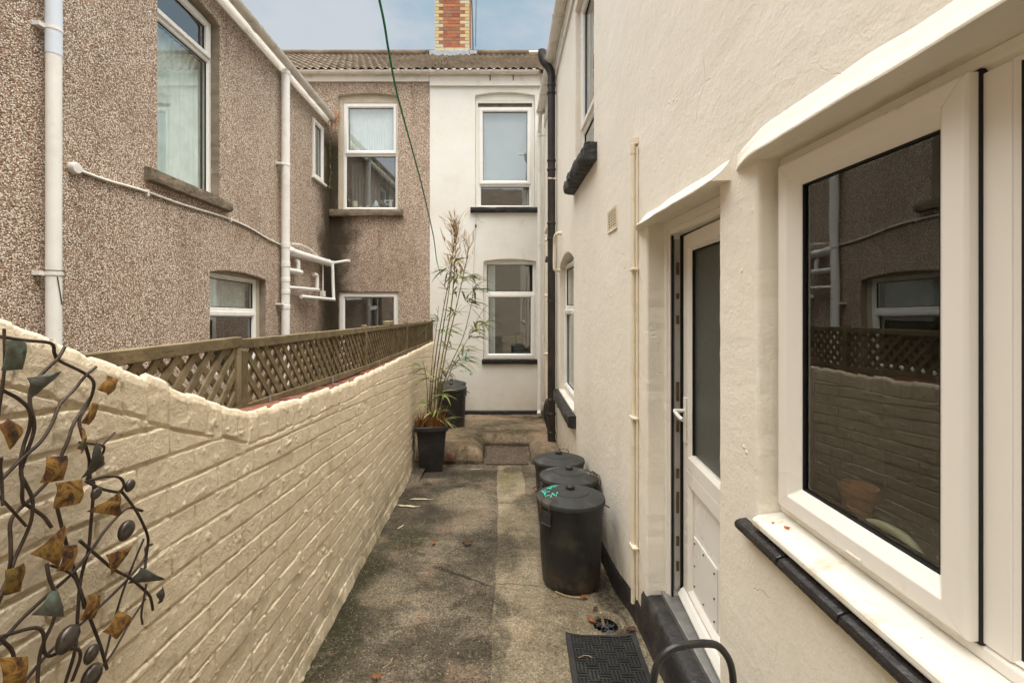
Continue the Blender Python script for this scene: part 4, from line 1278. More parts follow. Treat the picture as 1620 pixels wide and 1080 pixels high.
# eaves
MB().box(FB, XL - 1.6, XD - 0.004, 6.05, 6.285, 0.001, 0.035).build('fascia_board', 'fascia', nb, bevel=0.005)
half_gutter(FB, XL - 1.6, XD, 6.205, 0.05, 0.165, 'gutter', 'gutter', nb, 0.0, (-2.36,))
MB().box(FL, -4.0, 8.62, 5.245, 5.40, 0.001, 0.030).build('fascia_board', 'fascia', nb, bevel=0.004)
half_gutter(FL, -4.0, 8.52, 5.475, 0.06, 0.20, 'gutter', 'gutter', nb, -0.010, (3.4, 5.9, 7.6))
tiles('roof', nb, -9.0, XD - 0.002, YB - 0.17, 6.13, 0.62, 9, 0.462)
tiles('wing_roof', nb, -4.0, YB - 0.1, XL - 0.03, 5.36, 0.45, 8, 0.36, axis='side', sgn=-1)
MB().tube([(-9, YB + 4.0, 8.79), (XD - 0.002, YB + 4.0, 8.79)], 0.11, 12).build('roof_ridge', 'roof_tile', nb, smooth=60)
MB().add([(-9, YB + 4.0, 8.76), (XD, YB + 4.0, 8.76), (XD, YB + 8.6, 6.1), (-9, YB + 8.6, 6.1)], [(0, 1, 2, 3)]).build('front_roof', 'roof_tile', nb)

# near soil pipe
SX, SY, SR = XL + 0.072, 3.285, 0.045
mb = MB()
mb.tube([(SX, SY, -0.35), (SX, SY, 3.62)], SR, 24)
p1 = mb.build('soil_pipe', 'pipe_white', nb, smooth=60)
mb = MB()
mb.tube([(SX, SY, 3.60), (SX, SY, 5.36)], SR + 0.0025, 24)
mb.build('pipe_sleeve', 'pipe_blue', p1, smooth=60)
for z in (3.77, 2.01, 0.5):
    mb = MB()
    mb.lathe((SX, SY, z), [(SR, 0), (SR + 0.006, 0.002), (SR + 0.006, 0.028), (SR, 0.03)], 24)
    mb.box(lambda u, v, ww: (u, v, ww), XL, SX - 0.02, SY - 0.085, SY - 0.025, z, z + 0.03)
    mb.build('pipe_clip', 'pipe_white', p1, smooth=40)
mb = MB()
mb.tube(smooth_path([(SX + 0.046, SY - 0.02, 2.0), (SX + 0.048, SY - 0.008, 1.92), (SX + 0.049, SY + 0.012, 1.80)], 4), 0.0035, 6)
mb.tube([(SX + 0.050 * math.cos(q), SY + 0.050 * math.sin(q), 2.045) for q in np.linspace(-2.6, 1.6, 20)], 0.003, 6)
mb.build('wire', 'cast_iron', p1)
# far soil pipe and branches
TX, TY = XL + 0.09, 6.74
mb = MB()
mb.tube([(TX, TY, -0.35), (TX, TY, 5.22)], 0.058, 24)
p2 = mb.build('soil_pipe', 'pipe_white', nb, smooth=60)
mb = MB()
mb.lathe((TX, TY, 5.20), [(0.058, 0), (0.063, 0.003), (0.063, 0.05), (0.045, 0.075), (0.02, 0.085)], 24)
mb.build('pipe_cap', 'pipe_white', p2, smooth=40)
for z, hh in ((2.64, 0.08), (2.36, 0.08), (2.14, 0.06), (1.96, 0.06), (1.74, 0.06), (3.85, 0.028)):
    mb = MB()
    mb.lathe((TX, TY, z), [(0.058, 0), (0.064, 0.004), (0.064, hh - 0.004), (0.058, hh)], 24)
    mb.build('pipe_collar', 'pipe_white', p2, smooth=40)
for z in (3.85, 1.80):
    MB().box(lambda u, v, ww: (u, v, ww), XL, TX, TY - 0.12, TY - 0.05, z, z + 0.028).build('pipe_clip', 'pipe_white', p2)
mb = MB()
mb.tube(smooth_path([(TX, TY, 2.62), (TX + 0.02, TY + 0.14, 2.61), (TX, TY + 0.3, 2.60), (TX, 8.42, 2.57)], 4), 0.060, 20)
mb.lathe((TX, 8.36, 2.57), [(0.0, -0.066), (0.04, -0.06), (0.066, -0.03), (0.066, 0.03), (0.04, 0.06), (0, 0.066)], 16)
mb.build('branch_pipe', 'pipe_white', nb, smooth=60)
mb = MB()
mb.tube([(XL + 0.11, 8.50, 2.60), (XL + 0.12, 8.55, 2.585), (-2.93, 8.64, 2.64)], 0.028, 12)
mb.lathe((-2.95, 8.64, 2.61), [(0.01, -0.0), (0.036, 0.004), (0.036, 0.05), (0.01, 0.054)], 14)
mb.tube([(XL + 0.11, 8.52, 2.62), (XL + 0.13, 8.50, 2.2), (XL + 0.15, 8.48, 1.90)], 0.030, 12)
mb.tube([(XL + 0.16, 8.48, 1.895), (XL + 0.09, 7.25, 1.93)], 0.030, 12)
mb.build('waste_pipe', 'pipe_white', nb, smooth=60)
mb = MB()
mb.tube([(TX, TY, 2.06), (XL + 0.08, 7.95, 2.06)], 0.028, 12)
mb.tube(smooth_path([(XL + 0.08, 7.90, 2.05), (XL + 0.08, 7.90, 2.25), (XL + 0.08, 7.88, 2.31), (XL + 0.06, 7.80, 2.32)], 4), 0.030, 12)
mb.tube([(TX, TY, 2.32), (XL + 0.10, 7.22, 2.31)], 0.042, 14)
mb.tube(smooth_path([(XL + 0.09, 7.14, 2.31), (XL + 0.09, 7.14, 2.46), (XL + 0.06, 7.12, 2.50)], 4), 0.034, 12)
mb.build('waste_pipe', 'pipe_white', nb, smooth=60)
mb = MB()
mb.tube(smooth_path([(XL + 0.05, 7.0, 2.74), (XL + 0.05, 7.35, 2.76), (XL + 0.05, 7.7, 2.73), (XL + 0.05, 8.05, 2.62), (XL + 0.05, 8.2, 2.52)], 5), 0.017, 8)
mb.tube([(XL + 0.06, 8.20, 2.55), (XL + 0.06, 8.20, 2.02)], 0.013, 8)
mb.box(lambda u, v, ww: (u, v, ww), XL + 0.02, XL + 0.09, 8.16, 8.25, 1.95, 2.05)
mb.build('cable', 'cable_white', nb, smooth=60)
# junction box and cable along the wing
mb = MB()
mb.lathe((0, 0, 0), [(0.0, 0), (0.046, 0.0), (0.046, 0.03), (0.038, 0.042), (0.0, 0.044)], 20)
mb.v = [(XL + p[2], 3.505 + p[0], 2.85 + p[1]) for p in mb.v]
mb.build('junction_box', 'cable_white', nb, smooth=40)
mb = MB()
mb.tube(smooth_path([(XL + 0.014, 3.54, 2.845), (XL + 0.014, 3.8, 2.835), (XL + 0.014, 4.2, 2.845), (XL + 0.012, 4.7, 2.83), (XL + 0.012, 5.4, 2.835), (XL + 0.014, 5.9, 2.80), (XL + 0.014, 6.4, 2.72), (XL + 0.014, 6.85, 2.68)], 6), 0.0125, 8)
mb.build('cable', 'cable_white', nb, smooth=60)
for y, z in ((4.22, 2.838), (5.5, 2.83)):
    MB().box(lambda u, v, ww: (u, v, ww), XL, XL + 0.03, y - 0.008, y + 0.008, z - 0.03, z + 0.03).build('cable_clip', 'cable_white', nb)

# ------------------------------------------------------------------ the terrace behind the photographer, seen only in the window panes
bh = thing('terraced_house', (-1.0, -10.0, -0.5), 'terraced house behind the camera, seen only as a reflection in the rear windows', 'house')


def FBK(u, v, ww):
    return (u, -10.0 + ww, v)


hk = [arch_poly(x, x + 1.1, z, z + 1.5, 0.0, 0.0, 20, 0.2) for x in (-6.2, -2.4, 1.6) for z in (1.0, 3.7)]
wall('front_wall', FBK, [(-9.0, -0.7), (8.0, -0.7), (8.0, 5.9), (-9.0, 5.9)], hk, 'reveal_paint', bh, 0.012, 0.12)
for x in (-6.2, -2.4, 1.6):
    for z in (1.0, 3.7):
        window(FBK, bh, x, x + 1.1, z, z + 1.5, -0.08, (z + 1.0,), (1,), 'upvc')
        lining(FBK, x, x + 1.1, z, z + 1.5, -0.14, bh, 'lining_dark')
MB().add([(-9.2, -9.7, 5.85), (8.2, -9.7, 5.85), (8.2, -14.3, 9.9), (-9.2, -14.3, 9.9), (8.2, -19.0, 5.85), (-9.2, -19.0, 5.85)], [(0, 1, 2, 3), (3, 2, 4, 5)]).build('roof', 'roof_tile', bh)

ART_RODS = [[(.762,1.747),(.797,1.738),(.85,1.728),(.865,1.708),(.877,1.692),(.92,1.664),(.94,1.642),(.942,1.615),(.938,1.592),(.92,1.569),(.915,1.547),(.919,1.523),(.936,1.484),(.944,1.458),(.946,1.43),(.944,1.428),(.936,1.362),(.936,1.296),(.932,1.268),(.918,1.234),(.905,1.182),(.899,1.12),(.885,1.065)],[(.88,1.719),(.866,1.698),(.846,1.676),(.826,1.652),(.817,1.624),(.818,1.592),(.819,1.568),(.812,1.529),(.806,1.502),(.807,1.485),(.815,1.452),(.817,1.417),(.815,1.391),(.797,1.361),(.779,1.339),(.756,1.309)],[(.944,1.672),(.924,1.655),(.902,1.629),(.87,1.61),(.846,1.579),(.824,1.552),(.795,1.529),(.764,1.504),(.746,1.495)],[(.741,1.673),(.756,1.666),(.772,1.655),(.792,1.636),(.809,1.612),(.815,1.581),(.811,1.553),(.802,1.527),(.796,1.5),(.797,1.486),(.804,1.453),(.821,1.436),(.842,1.409),(.851,1.384)],[(.954,1.61),(.932,1.586),(.902,1.561),(.884,1.531),(.856,1.477),(.831,1.452),(.79,1.43),(.781,1.392),(.778,1.362),(.775,1.322),(.762,1.28),(.764,1.247),(.784,1.2),(.778,1.154)],[(1.006,1.518),(.969,1.505),(.944,1.488)],[(.896,1.53),(.92,1.519),(.948,1.506),(.954,1.488),(.944,1.478)],[(.909,1.448),(.936,1.425),(.969,1.405),(1.004,1.387),(1.009,1.385),(1.037,1.336),(1.065,1.284),(1.089,1.24),(1.089,1.205),(1.077,1.176)],[(.92,1.463),(.917,1.448),(.936,1.44),(.969,1.435),(.995,1.423),(1.006,1.402),(1.0,1.387),(.991,1.377)],[(1.083,1.31),(1.045,1.333),(.989,1.316),(.941,1.294),(.889,1.274),(.846,1.261),(.804,1.245),(.756,1.225)],[(.91,1.329),(.945,1.287),(.989,1.227),(1.031,1.181),(1.089,1.11),(1.111,1.078),(1.118,1.051)],[(1.124,1.209),(1.098,1.215),(1.083,1.195),(1.015,1.174),(.932,1.157),(.857,1.148),(.8,1.135)],[(1.102,1.089),(1.042,1.072),(.989,1.04),(.941,1.023),(.932,.999)],[(.865,1.42),(.875,1.365),(.897,1.299),(.923,1.231),(.945,1.155),(.964,1.079),(.979,1.017)],[(1.083,1.244),(1.053,1.198),(1.031,1.147),(1.004,1.09),(.974,1.043)],[(1.071,1.144),(1.065,1.082),(1.071,1.049)],[(.838,1.321),(.873,1.291),(.889,1.267),(.897,1.225),(.903,1.198)],[(.739,1.256),(.756,1.25),(.804,1.23),(.819,1.207),(.826,1.175),(.842,1.151),(.869,1.141),(.889,1.128),(.895,1.105),(.885,1.069)],[(.835,1.326),(.833,1.3),(.842,1.26),(.844,1.217),(.826,1.175),(.817,1.121),(.814,1.097)],[(.745,1.5),(.762,1.473),(.787,1.438),(.812,1.406)],[(.762,1.76),(.764,1.691),(.76,1.607),(.756,1.561),(.749,1.531)],[(.751,1.549),(.756,1.531),(.762,1.505),(.759,1.465)]]
ART_LEAVES = [('v',[(.746,1.742),(.776,1.738),(.777,1.69),(.746,1.692)]),('v',[(.779,1.675),(.863,1.675),(.786,1.637)]),('c',[(.96,1.652),(.988,1.636),(.958,1.61),(.931,1.627)]),('c',[(.911,1.605),(.935,1.595),(.913,1.559),(.886,1.57)]),('r',[(.896,1.559),(.898,1.533),(.888,1.51),(.882,1.522)]),('d',[(.919,1.523),(.948,1.468),(.898,1.458)]),('c',[(.824,1.525),(.863,1.515),(.853,1.472),(.809,1.483)]),('c',[(.741,1.603),(.759,1.611),(.783,1.585),(.756,1.56)]),('c',[(.854,1.466),(.9,1.456),(.889,1.413),(.842,1.423)]),('c',[(.989,1.394),(.984,1.343),(.912,1.386)]),('c',[(.857,1.386),(.838,1.319),(.789,1.369)]),('c',[(.861,1.345),(.893,1.33),(.877,1.29),(.841,1.308)]),('v',[(.842,1.281),(.854,1.215),(.8,1.255)]),('r',[(1.02,1.261),(.959,1.274),(.966,1.226)]),('d',[(1.065,1.187),(1.118,1.125),(1.031,1.169)]),('d',[(1.121,1.109),(1.131,1.07),(1.111,1.071),(1.095,1.104)]),('c',[(.918,1.216),(.95,1.194),(.927,1.162),(.889,1.184)]),('c',[(.991,1.135),(1.02,1.1),(.974,1.085),(.946,1.121)]),('c',[(.748,1.364),(.773,1.362),(.775,1.313),(.748,1.322)]),('c',[(.751,1.218),(.787,1.193),(.775,1.153),(.751,1.173)])]
ART_EGGS = [(1.02,1.395,.012),(.93,1.415,.011),(1.009,1.3,.019),(.865,1.165,.021),(.918,1.096,.015),(.918,1.049,.021)]

# ------------------------------------------------------------------ party wall of painted brick
pw = thing('brick_wall', (-1.15, 4.5, -0.2), 'cream painted brick wall along the left side of the alley, higher at the near end', 'wall')


def wall_top(y):
    return np.interp(y, [-2.0, 0.0, 0.80, 0.95, 1.33, 1.68, 2.2, 3.1, 8.7], [1.84, 1.82, 1.775, 1.71, 1.545, 1.405, 1.355, 1.285, 1.10])


def brick_face(Y, Z):
    """relief of the painted brickwork in metres (out of the wall), and it follows the fall of the ground"""
    top = wall_top(Y)
    wob = (fbm(Y * 1.1, Z * 1.3, 101, 3) - 0.45) * 0.012 + (fbm(Y * 7, Z * 4, 103, 2) - 0.4) * 0.005
    V = Z + 0.1 * Y + wob + 0.6
    ch, cl = 0.0845, 0.235
    row = np.floor(V / ch)
    off = (row % 2) * 0.5 + 0.23 * np.sin(row * 12.9)
    S = Y + (fbm(Y * 2.1, Z * 3, 105, 2) - 0.4) * 0.03
    colm = np.floor(S / cl + off)
    fv = V / ch - row
    fs = S / cl + off - colm
    dv = np.minimum(fv, 1 - fv) * ch
    ds = np.minimum(fs, 1 - fs) * cl
    # brick on edge along the top of the wall
    dtop = top - Z
    hs = 0.085
    S2 = Y * 1.02 + 0.05 * (fbm(Y * 4, Z * 4, 107, 2) - 0.4)
    c2 = np.floor(S2 / hs)
    f2 = S2 / hs - c2
    ds2 = np.minimum(f2, 1 - f2) * hs
    hd = 0.115 + 0.012 * (vn(c2, c2 * 0 + 3, 109) - 0.5)
    head = dtop < hd
    dv = np.where(head, np.minimum(hd - dtop, 0.2), np.minimum(dv, np.maximum(dtop - hd, 0)))
    ds = np.where(head, ds2, ds)
    row = np.where(head, 900, row)
    colm = np.where(head, c2, colm)
    jw = 0.0024 + 0.0034 * (fbm(Y * 16, Z * 16, 111, 3) - 0.35)
    full = 0.35 + 1.25 * fbm(Y * 5, Z * 9, 143, 2)              # how well the joint is raked out
    edge = (fbm(Y * 34, Z * 34, 147, 2) - 0.45) * 0.006
    a1 = np.clip((dv - 0.0030 + edge) / np.maximum(jw, 0.0012), 0, 1)
    a2 = np.clip((ds - 0.0028 + edge) / np.maximum(jw, 0.0012), 0, 1)
    a1 = a1 * a1 * (3 - 2 * a1)
    a2 = 1 - (1 - a2 * a2 * (3 - 2 * a2)) * np.where(head, 0.8, 0.55 + 0.5 * vn(row * 2.3 + 0.4, colm * 3.1 + 0.6, 113))
    e = np.minimum(a1, a2)
    h = -0.0100 * (1 - e) * full
    h = h + e * ((vn(row * 1.7 + 0.3, colm * 2.3 + 0.7, 117) - 0.5) * 0.0075 + (vn(row * 2.9, colm * 1.1, 119) - 0.5) * (fs - 0.5) * 0.006)
    h = h + (fbm(Y * 22, Z * 22, 121, 3) - 0.45) * 0.0042 + (fbm(Y * 80, Z * 80, 125, 2) - 0.4) * 0.0017
    # lumps of old mortar under the paint, some squeezed out of the joints
    lum = np.clip(fbm(Y * 13, Z * 24, 127, 3) - 0.53, 0, 1) * 0.05
    h = h + lum * (1 - e) * 0.9 + np.clip(fbm(Y * 26, Z * 26, 131, 3) - 0.60, 0, 1) * 0.03
    # bigger hollow patches
    h = h - np.clip(fbm(Y * 1.7, Z * 2.2, 135, 3) - 0.48, 0, 1) * 0.02
    return h


def brick_patch(ys, nz):
    t = np.concatenate([np.linspace(0, 0.985, nz), [0.994, 1.0, 1.003]])
    Y = np.repeat(np.array(ys)[:, None], len(t), 1)
    zb = np.minimum(0.25 - 0.1 * Y, 0.3) - 0.12
    tp = wall_top(Y) + (fbm(Y * 13, Y * 0 + 2, 137, 3) - 0.45) * 0.014 + (vn(np.floor(Y * 1.02 / 0.085), Y * 0 + 5, 149) - 0.5) * 0.016
    Z = zb + (tp - zb) * np.minimum(t, 1.0)[None, :]
    h = brick_face(Y, Z)
    foot = np.clip((0.25 - 0.1 * Y + 0.10 - Z) / 0.10, 0, 1)
    h = h + foot * 0.022 * (0.6 + 0.8 * fbm(Y * 9, Z * 9, 139, 2))
    curl = np.array([0] * (nz - 1) + [0.001, 0.004, 0.010, 0.024])[None, :]
    X = wallx(Y) + h - curl
    Z = Z - np.where(curl > 0.02, 0.006, 0)
    return X, Y, Z


ys = list(np.arange(-2.0, 0.5, 0.03)) + list(np.arange(0.5, 2.6, 0.0036)) + list(np.arange(2.6, 4.6, 0.0065)) + list(np.arange(4.6, YB + 0.02, 0.012))
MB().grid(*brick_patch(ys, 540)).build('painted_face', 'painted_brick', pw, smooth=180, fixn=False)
# body of the wall behind the paint
P = []
yy = list(np.linspace(-2.0, YB, 60))
for y in yy:
    x = float(wallx(y))
    t = float(wall_top(y)) - 0.030
    P += [(x - 0.035, y, -0.8), (x - 0.035, y, t), (x - 0.225, y, t), (x - 0.225, y, -0.8)]
n = len(yy)
MB().add(P, [(i * 4 + j, i * 4 + (j + 1) % 4, (i + 1) * 4 + (j + 1) % 4, (i + 1) * 4 + j) for i in range(n - 1) for j in range(4)] + [(0, 1, 2, 3), tuple(range(n * 4 - 4, n * 4))]).build('wall_core', 'mortar', pw)
mb = MB()
y = -1.9
r2 = random.Random(21)
while y < YB - 0.1:
    wd = 0.075 + r2.uniform(-0.004, 0.004)
    x = float(wallx(y + wd / 2))
    t = float(wall_top(y + wd / 2))
    sl = (float(wall_top(y + wd)) - float(wall_top(y))) / wd
    q = r2.uniform(-0.004, 0.004)
    mb.add([(x + dx, yv, t + dz + q + sl * (yv - y - wd / 2)) for dx in (-0.228, -0.024) for yv in (y + 0.004, y + wd - 0.004) for dz in (-0.07, -0.005)], [(0, 1, 3, 2), (4, 6, 7, 5), (0, 4, 5, 1), (2, 3, 7, 6), (0, 2, 6, 4), (1, 5, 7, 3)])
    y += wd + 0.007
mb.build('brick_coping', 'brick_coping', pw, bevel=0.004)

# ------------------------------------------------------------------ trellis on the wall
T0, T1 = Vector((-1.066, 1.842, 0)), Vector((-1.362, 8.60, 0))
tdir = (T1 - T0).normalized()
tnor = Vector((tdir.y, -tdir.x, 0))


def FT(s, v, ww):
    p = T0 + tdir * s + tnor * ww
    return (p.x, p.y, v)


tr = thing('trellis_fence', (-1.2, 4.5, 1.2), 'weathered brown diagonal lattice trellis standing on the brick coping', 'trellis')


def clip_poly(poly, edges):
    for a, b2, c2 in edges:       # keep a*u+b*v+c >= 0
        out = []
        for i in range(len(poly)):
            p, q = poly[i], poly[(i + 1) % len(poly)]
            dp, dq = a * p[0] + b2 * p[1] + c2, a * q[0] + b2 * q[1] + c2
            if dp >= 0:
                out.append(p)
            if dp * dq < 0:
                t = dp / (dp - dq)
                out.append((p[0] + (q[0] - p[0]) * t, p[1] + (q[1] - p[1]) * t))
        poly = out
        if not poly:
            break
    return poly


def panel(s0, s1, zb0, zb1, zt0, zt1, front, seed, name='lattice_panel'):
    """one panel; lower edge zb, upper edge zt at both ends"""
    r3 = random.Random(seed)
    L = s1 - s0
    lo = lambda s: zb0 + (zb1 - zb0) * (s - s0) / L
    hi = lambda s: zt0 + (zt1 - zt0) * (s - s0) / L
    kb, kt = (zb1 - zb0) / L, (zt1 - zt0) / L
    edges = [(1, 0, -s0), (-1, 0, s1), (-kb, 1, -(zb0 - kb * s0) - 0.012), (kt, -1, (zt0 - kt * s0) - 0.012)]
    mb = MB()
    sp, wd = 0.087, 0.036
    for layer, sign in ((1, front), (-1, -front)):
        c = s0 - 0.6 + 0.03
        while c < s1 + 0.6:
            g = r3.uniform(-0.003, 0.003)
            hw = wd * 0.7071 / 1.0 * 1.0
            a = [(c + g - hw / 2 * 1.414, zb0 - 0.4), (c + g + hw / 2 * 1.414, zb0 - 0.4), (c + g + hw / 2 * 1.414 + sign * 1.3, zb0 + 0.9), (c + g - hw / 2 * 1.414 + sign * 1.3, zb0 + 0.9)]
            q = clip_poly(a, edges)
            if len(q) > 2:
                w0 = 0.001 if layer > 0 else -0.010
                mb.prism(FT, q, w0, w0 + 0.009)
            c += sp
    p = mb.build(name, 'wood_pale' if front > 0 else 'wood', tr, bevel=0.0)
    rl = MB()
    for (z0, z1, d0, d1) in ((zb0, zb1, -0.002, 0.036), (zt0, zt1, -0.040, 0.0)):
        P = [FT(s, z + d, ww) for s, z in ((s0, z0), (s1, z1)) for d, ww in ((d0, -0.018), (d0, 0.020), (d1, 0.020), (d1, -0.018))]
        rl.add(P, [(0, 1, 2, 3), (4, 5, 6, 7), (0, 1, 5, 4), (1, 2, 6, 5), (2, 3, 7, 6), (3, 0, 4, 7)])
    rl.build('rail', 'wood', p, bevel=0.003)
    return p


def sy(y):
    return (y - T0.y) / tdir.y


seams = [1.842, 3.74, 5.74, 7.62, 8.60]
zb = lambda y: float(wall_top(y - 0.0)) + 0.004 if y > 2.3 else float(np.interp(y, [1.1, 1.842, 2.3], [1.345, 1.362, 1.352]))
zt = lambda y: float(np.interp(y, [0.8, 1.842, 8.6], [1.69, 1.668, 1.505]))
panel(sy(0.55), sy(1.842) - 0.024, 1.34, 1.362, 1.685, 1.672, 1, 1)
for a, b2 in zip(seams[:-1], seams[1:]):
    panel(sy(a) + 0.024, sy(b2) - 0.024, zb(a + 0.1), zb(b2), zt(a) - 0.008, zt(b2) - 0.008, -1, int(a * 10))
for y in seams:
    MB().box(FT, sy(y) - 0.021, sy(y) + 0.021, zb(y) - 0.012, zt(y) - 0.048 if y < 2 else zt(y) + 0.012, -0.021, 0.023).build('post', 'wood', tr, bevel=0.006)
MB().box(FT, sy(1.842) - 0.055, sy(1.842) - 0.0215, 1.36, 1.63, -0.018, 0.018).build('post', 'wood_pale', tr, bevel=0.004)
mb = MB()
for y in (2.05, 2.9, 4.2, 5.3, 6.6):
    s = sy(y)
    z = zb(y)
    mb.box(FT, s - 0.010, s + 0.010, z - 0.008, z + 0.036, 0.0205, 0.0235)
    mb.box(FT, s - 0.010, s + 0.010, z - 0.008, z - 0.005, 0.0205, 0.06)
mb.build('bracket', 'zinc', tr)
bk = MB()
bk.box(FT, sy(4.66), sy(4.86), zt(4.75) - 0.003, zt(4.75) + 0.032, -0.05, 0.03)
tag(bk.build('timber_offcut', 'wood_pale', bevel=0.004), 'short loose wood offcut lying on top of the trellis rail', 'wood offcut')

# ------------------------------------------------------------------ dustbins
def dustbin(label, group, handle_deg=(200, 20), bail=(1, 0), r=0.232, h=0.545):
    root = thing('dustbin', (0, 0, 0), label, 'dustbin', group)
    n = 72
    rib = lambda k, z: (0.016 if (k % 6) in (0,) else 0.0) if 0.06 < z < h * 0.86 else 0.0
    mb = MB()
    mb.lathe((0, 0, 0), [(0.0, 0.0), (r * 0.80, 0.0), (r * 0.825, 0.012), (r * 0.835, 0.05), (r * 0.838, 0.07), (r * 0.885, h * 0.55), (r * 0.922, h * 0.86), (r * 0.925, h * 0.88), (r * 0.955, h * 0.885), (r * 0.96, h - 0.02), (r * 0.965, h - 0.004), (r * 0.9, h - 0.003)], n, rib=rib)
    mb.build('body', 'bin_plastic', root, smooth=35)
    mb = MB()
    mb.lathe((0, 0, 0), [(r * 0.96, h - 0.022), (r * 0.995, h - 0.024), (r * 1.0, h - 0.018), (r * 1.0, h - 0.002), (r * 0.985, h + 0.006), (r * 0.93, h + 0.010), (r * 0.90, h + 0.013), (r * 0.55, h + 0.036), (r * 0.54, h + 0.040), (r * 0.50, h + 0.043), (r * 0.15, h + 0.050), (0.0, h + 0.050)], n)
    lid = mb.build('lid', 'bin_lid', root, smooth=28)
    mb = MB()
    mb.lathe((0, 0, h + 0.048), [(0.026, 0), (0.029, 0.004), (0.029, 0.022), (0.024, 0.028), (0.012, 0.029), (0.0, 0.026)], 14, rib=lambda k, z: 0.05 if k % 2 else 0)
    mb.build('knob', 'bin_plastic', lid, smooth=30)
    for dg, up in zip(handle_deg, bail):
        a = R(dg)
        ca, sa = math.cos(a), math.sin(a)

        def FH(u, v, ww):          # u around, v up, w out
            q = r * 0.925 + ww
            return (q * ca - u * sa, q * sa + u * ca, v)
        mb = MB()
        z1 = h - 0.045
        mb.prism(FH, [(-0.034, z1 - 0.085), (0.034, z1 - 0.085), (0.042, z1), (-0.042, z1)], 0.0, 0.014)
        mb.prism(FH, [(-0.040, z1 - 0.088), (0.040, z1 - 0.088), (0.044, z1 - 0.078), (-0.044, z1 - 0.078)], 0.0, 0.020)
        hg = mb.build('lug', 'bin_lid', root, bevel=0.003)
        mb = MB()
        if up:
            pts = [FH(-0.038, z1 - 0.03, 0.020), FH(-0.040, h - 0.03, 0.026), FH(-0.041, h + 0.02, 0.018), FH(-0.041, h + 0.050, -0.040), FH(0.041, h + 0.050, -0.040), FH(0.041, h + 0.02, 0.018), FH(0.040, h - 0.03, 0.026), FH(0.038, z1 - 0.03, 0.020)]
        else:
            pts = [FH(-0.038, z1 - 0.02, 0.018), FH(-0.040, z1 - 0.035, 0.035), FH(-0.040, z1 - 0.05, 0.065), FH(0.040, z1 - 0.05, 0.065), FH(0.040, z1 - 0.035, 0.035), FH(0.038, z1 - 0.02, 0.018)]
        mb.tube(pts, 0.0034, 6)
        mb.build('wire_handle', 'rust_wire', hg, smooth=60)
    return root


def put(o, x, y, z, rz=0.0, tilt=(0, 0)):
    o.location = (x, y, z)
    o.rotation_euler = (tilt[0], tilt[1], R(rz))


G1 = 'dustbins lined up along the house wall'
bA = dustbin('black round dustbin with green lettering on its lid, nearest of three by the wall', G1, (218, 20), (1, 0))
bB = dustbin('black round dustbin with pale scuffs on its lid, middle of the row of three', G1, (-22, 190), (1, 0))
bC = dustbin('black round dustbin farthest of three by the right wall, wire handle standing up behind lid', G1, (70, 250), (1, 0))
G2 = 'dustbins at the end of the alley'
bD = dustbin('black round dustbin behind the bamboo pot, front one of two at the alley end', G2, (8, 188), (0, 0), 0.262, 0.66)
bE = dustbin('black round dustbin mostly hidden at the rear wall, handle raised over its lid', G2, (285, 110), (1, 1), 0.262, 0.66)

# hand-painted word on the nearest lid: strokes along the rim
STROKES = {
    'G': [[(0.9, 0.8), (0.55, 1.0), (0.15, 0.75), (0.1, 0.3), (0.45, 0.0), (0.85, 0.2), (0.85, 0.45), (0.5, 0.45)]],
    'R': [[(0.15, 0.0), (0.2, 1.0), (0.7, 0.95), (0.8, 0.7), (0.2, 0.5)], [(0.4, 0.5), (0.85, 0.0)]],
    'E': [[(0.85, 1.0), (0.2, 1.0), (0.15, 0.0), (0.8, 0.0)], [(0.18, 0.5), (0.65, 0.52)]],
    'N': [[(0.15, 0.0), (0.2, 1.0), (0.8, 0.05), (0.85, 1.0)]],
}
hL = 0.545
rL = 0.232


def lid_z(x, y):
    return float(np.interp(math.hypot(x, y) / rL, [0, 0.15, 0.5, 0.55, 0.90, 0.93, 0.985], [hL + 0.050, hL + 0.050, hL + 0.043, hL + 0.036, hL + 0.013, hL + 0.010, hL + 0.006]))


mb = MB()
sz = 0.052
for chx, cx, cy, rot in (('G', -0.094, 0.128, 38), ('R', -0.124, 0.080, 30), ('E', -0.168, 0.038, 12), ('E', -0.158, -0.022, -4), ('N', -0.118, -0.066, -18)):
    for st in STROKES[chx]:
        pts = []
        for u, v in st:
            a, b2 = (u - 0.5) * sz, (v - 0.5) * sz * 1.15
            x = cx + a * math.cos(R(rot)) - b2 * math.sin(R(rot))
            y = cy + a * math.sin(R(rot)) + b2 * math.cos(R(rot))
            pts.append((x, y))
        dense = []
        for p, q in zip(pts[:-1], pts[1:]):
            for k in range(5):
                t = k / 5
                dense.append((p[0] + (q[0] - p[0]) * t, p[1] + (q[1] - p[1]) * t))
        dense.append(pts[-1])
        mb.tube([(x, y, lid_z(x, y) + 0.0005) for x, y in dense], 0.0036, 6)
lidA = [c for c in bA.children if c.name.startswith('lid')][0]
mb.v = [(x, y, lid_z(x, y) + 0.0005 + (z - lid_z(x, y)) * 0.25) for x, y, z in mb.v]
mb.build('painted_word', 'teal_paint', lidA, fixn=False)
lidB = [c for c in bB.children if c.name.startswith('lid')][0]
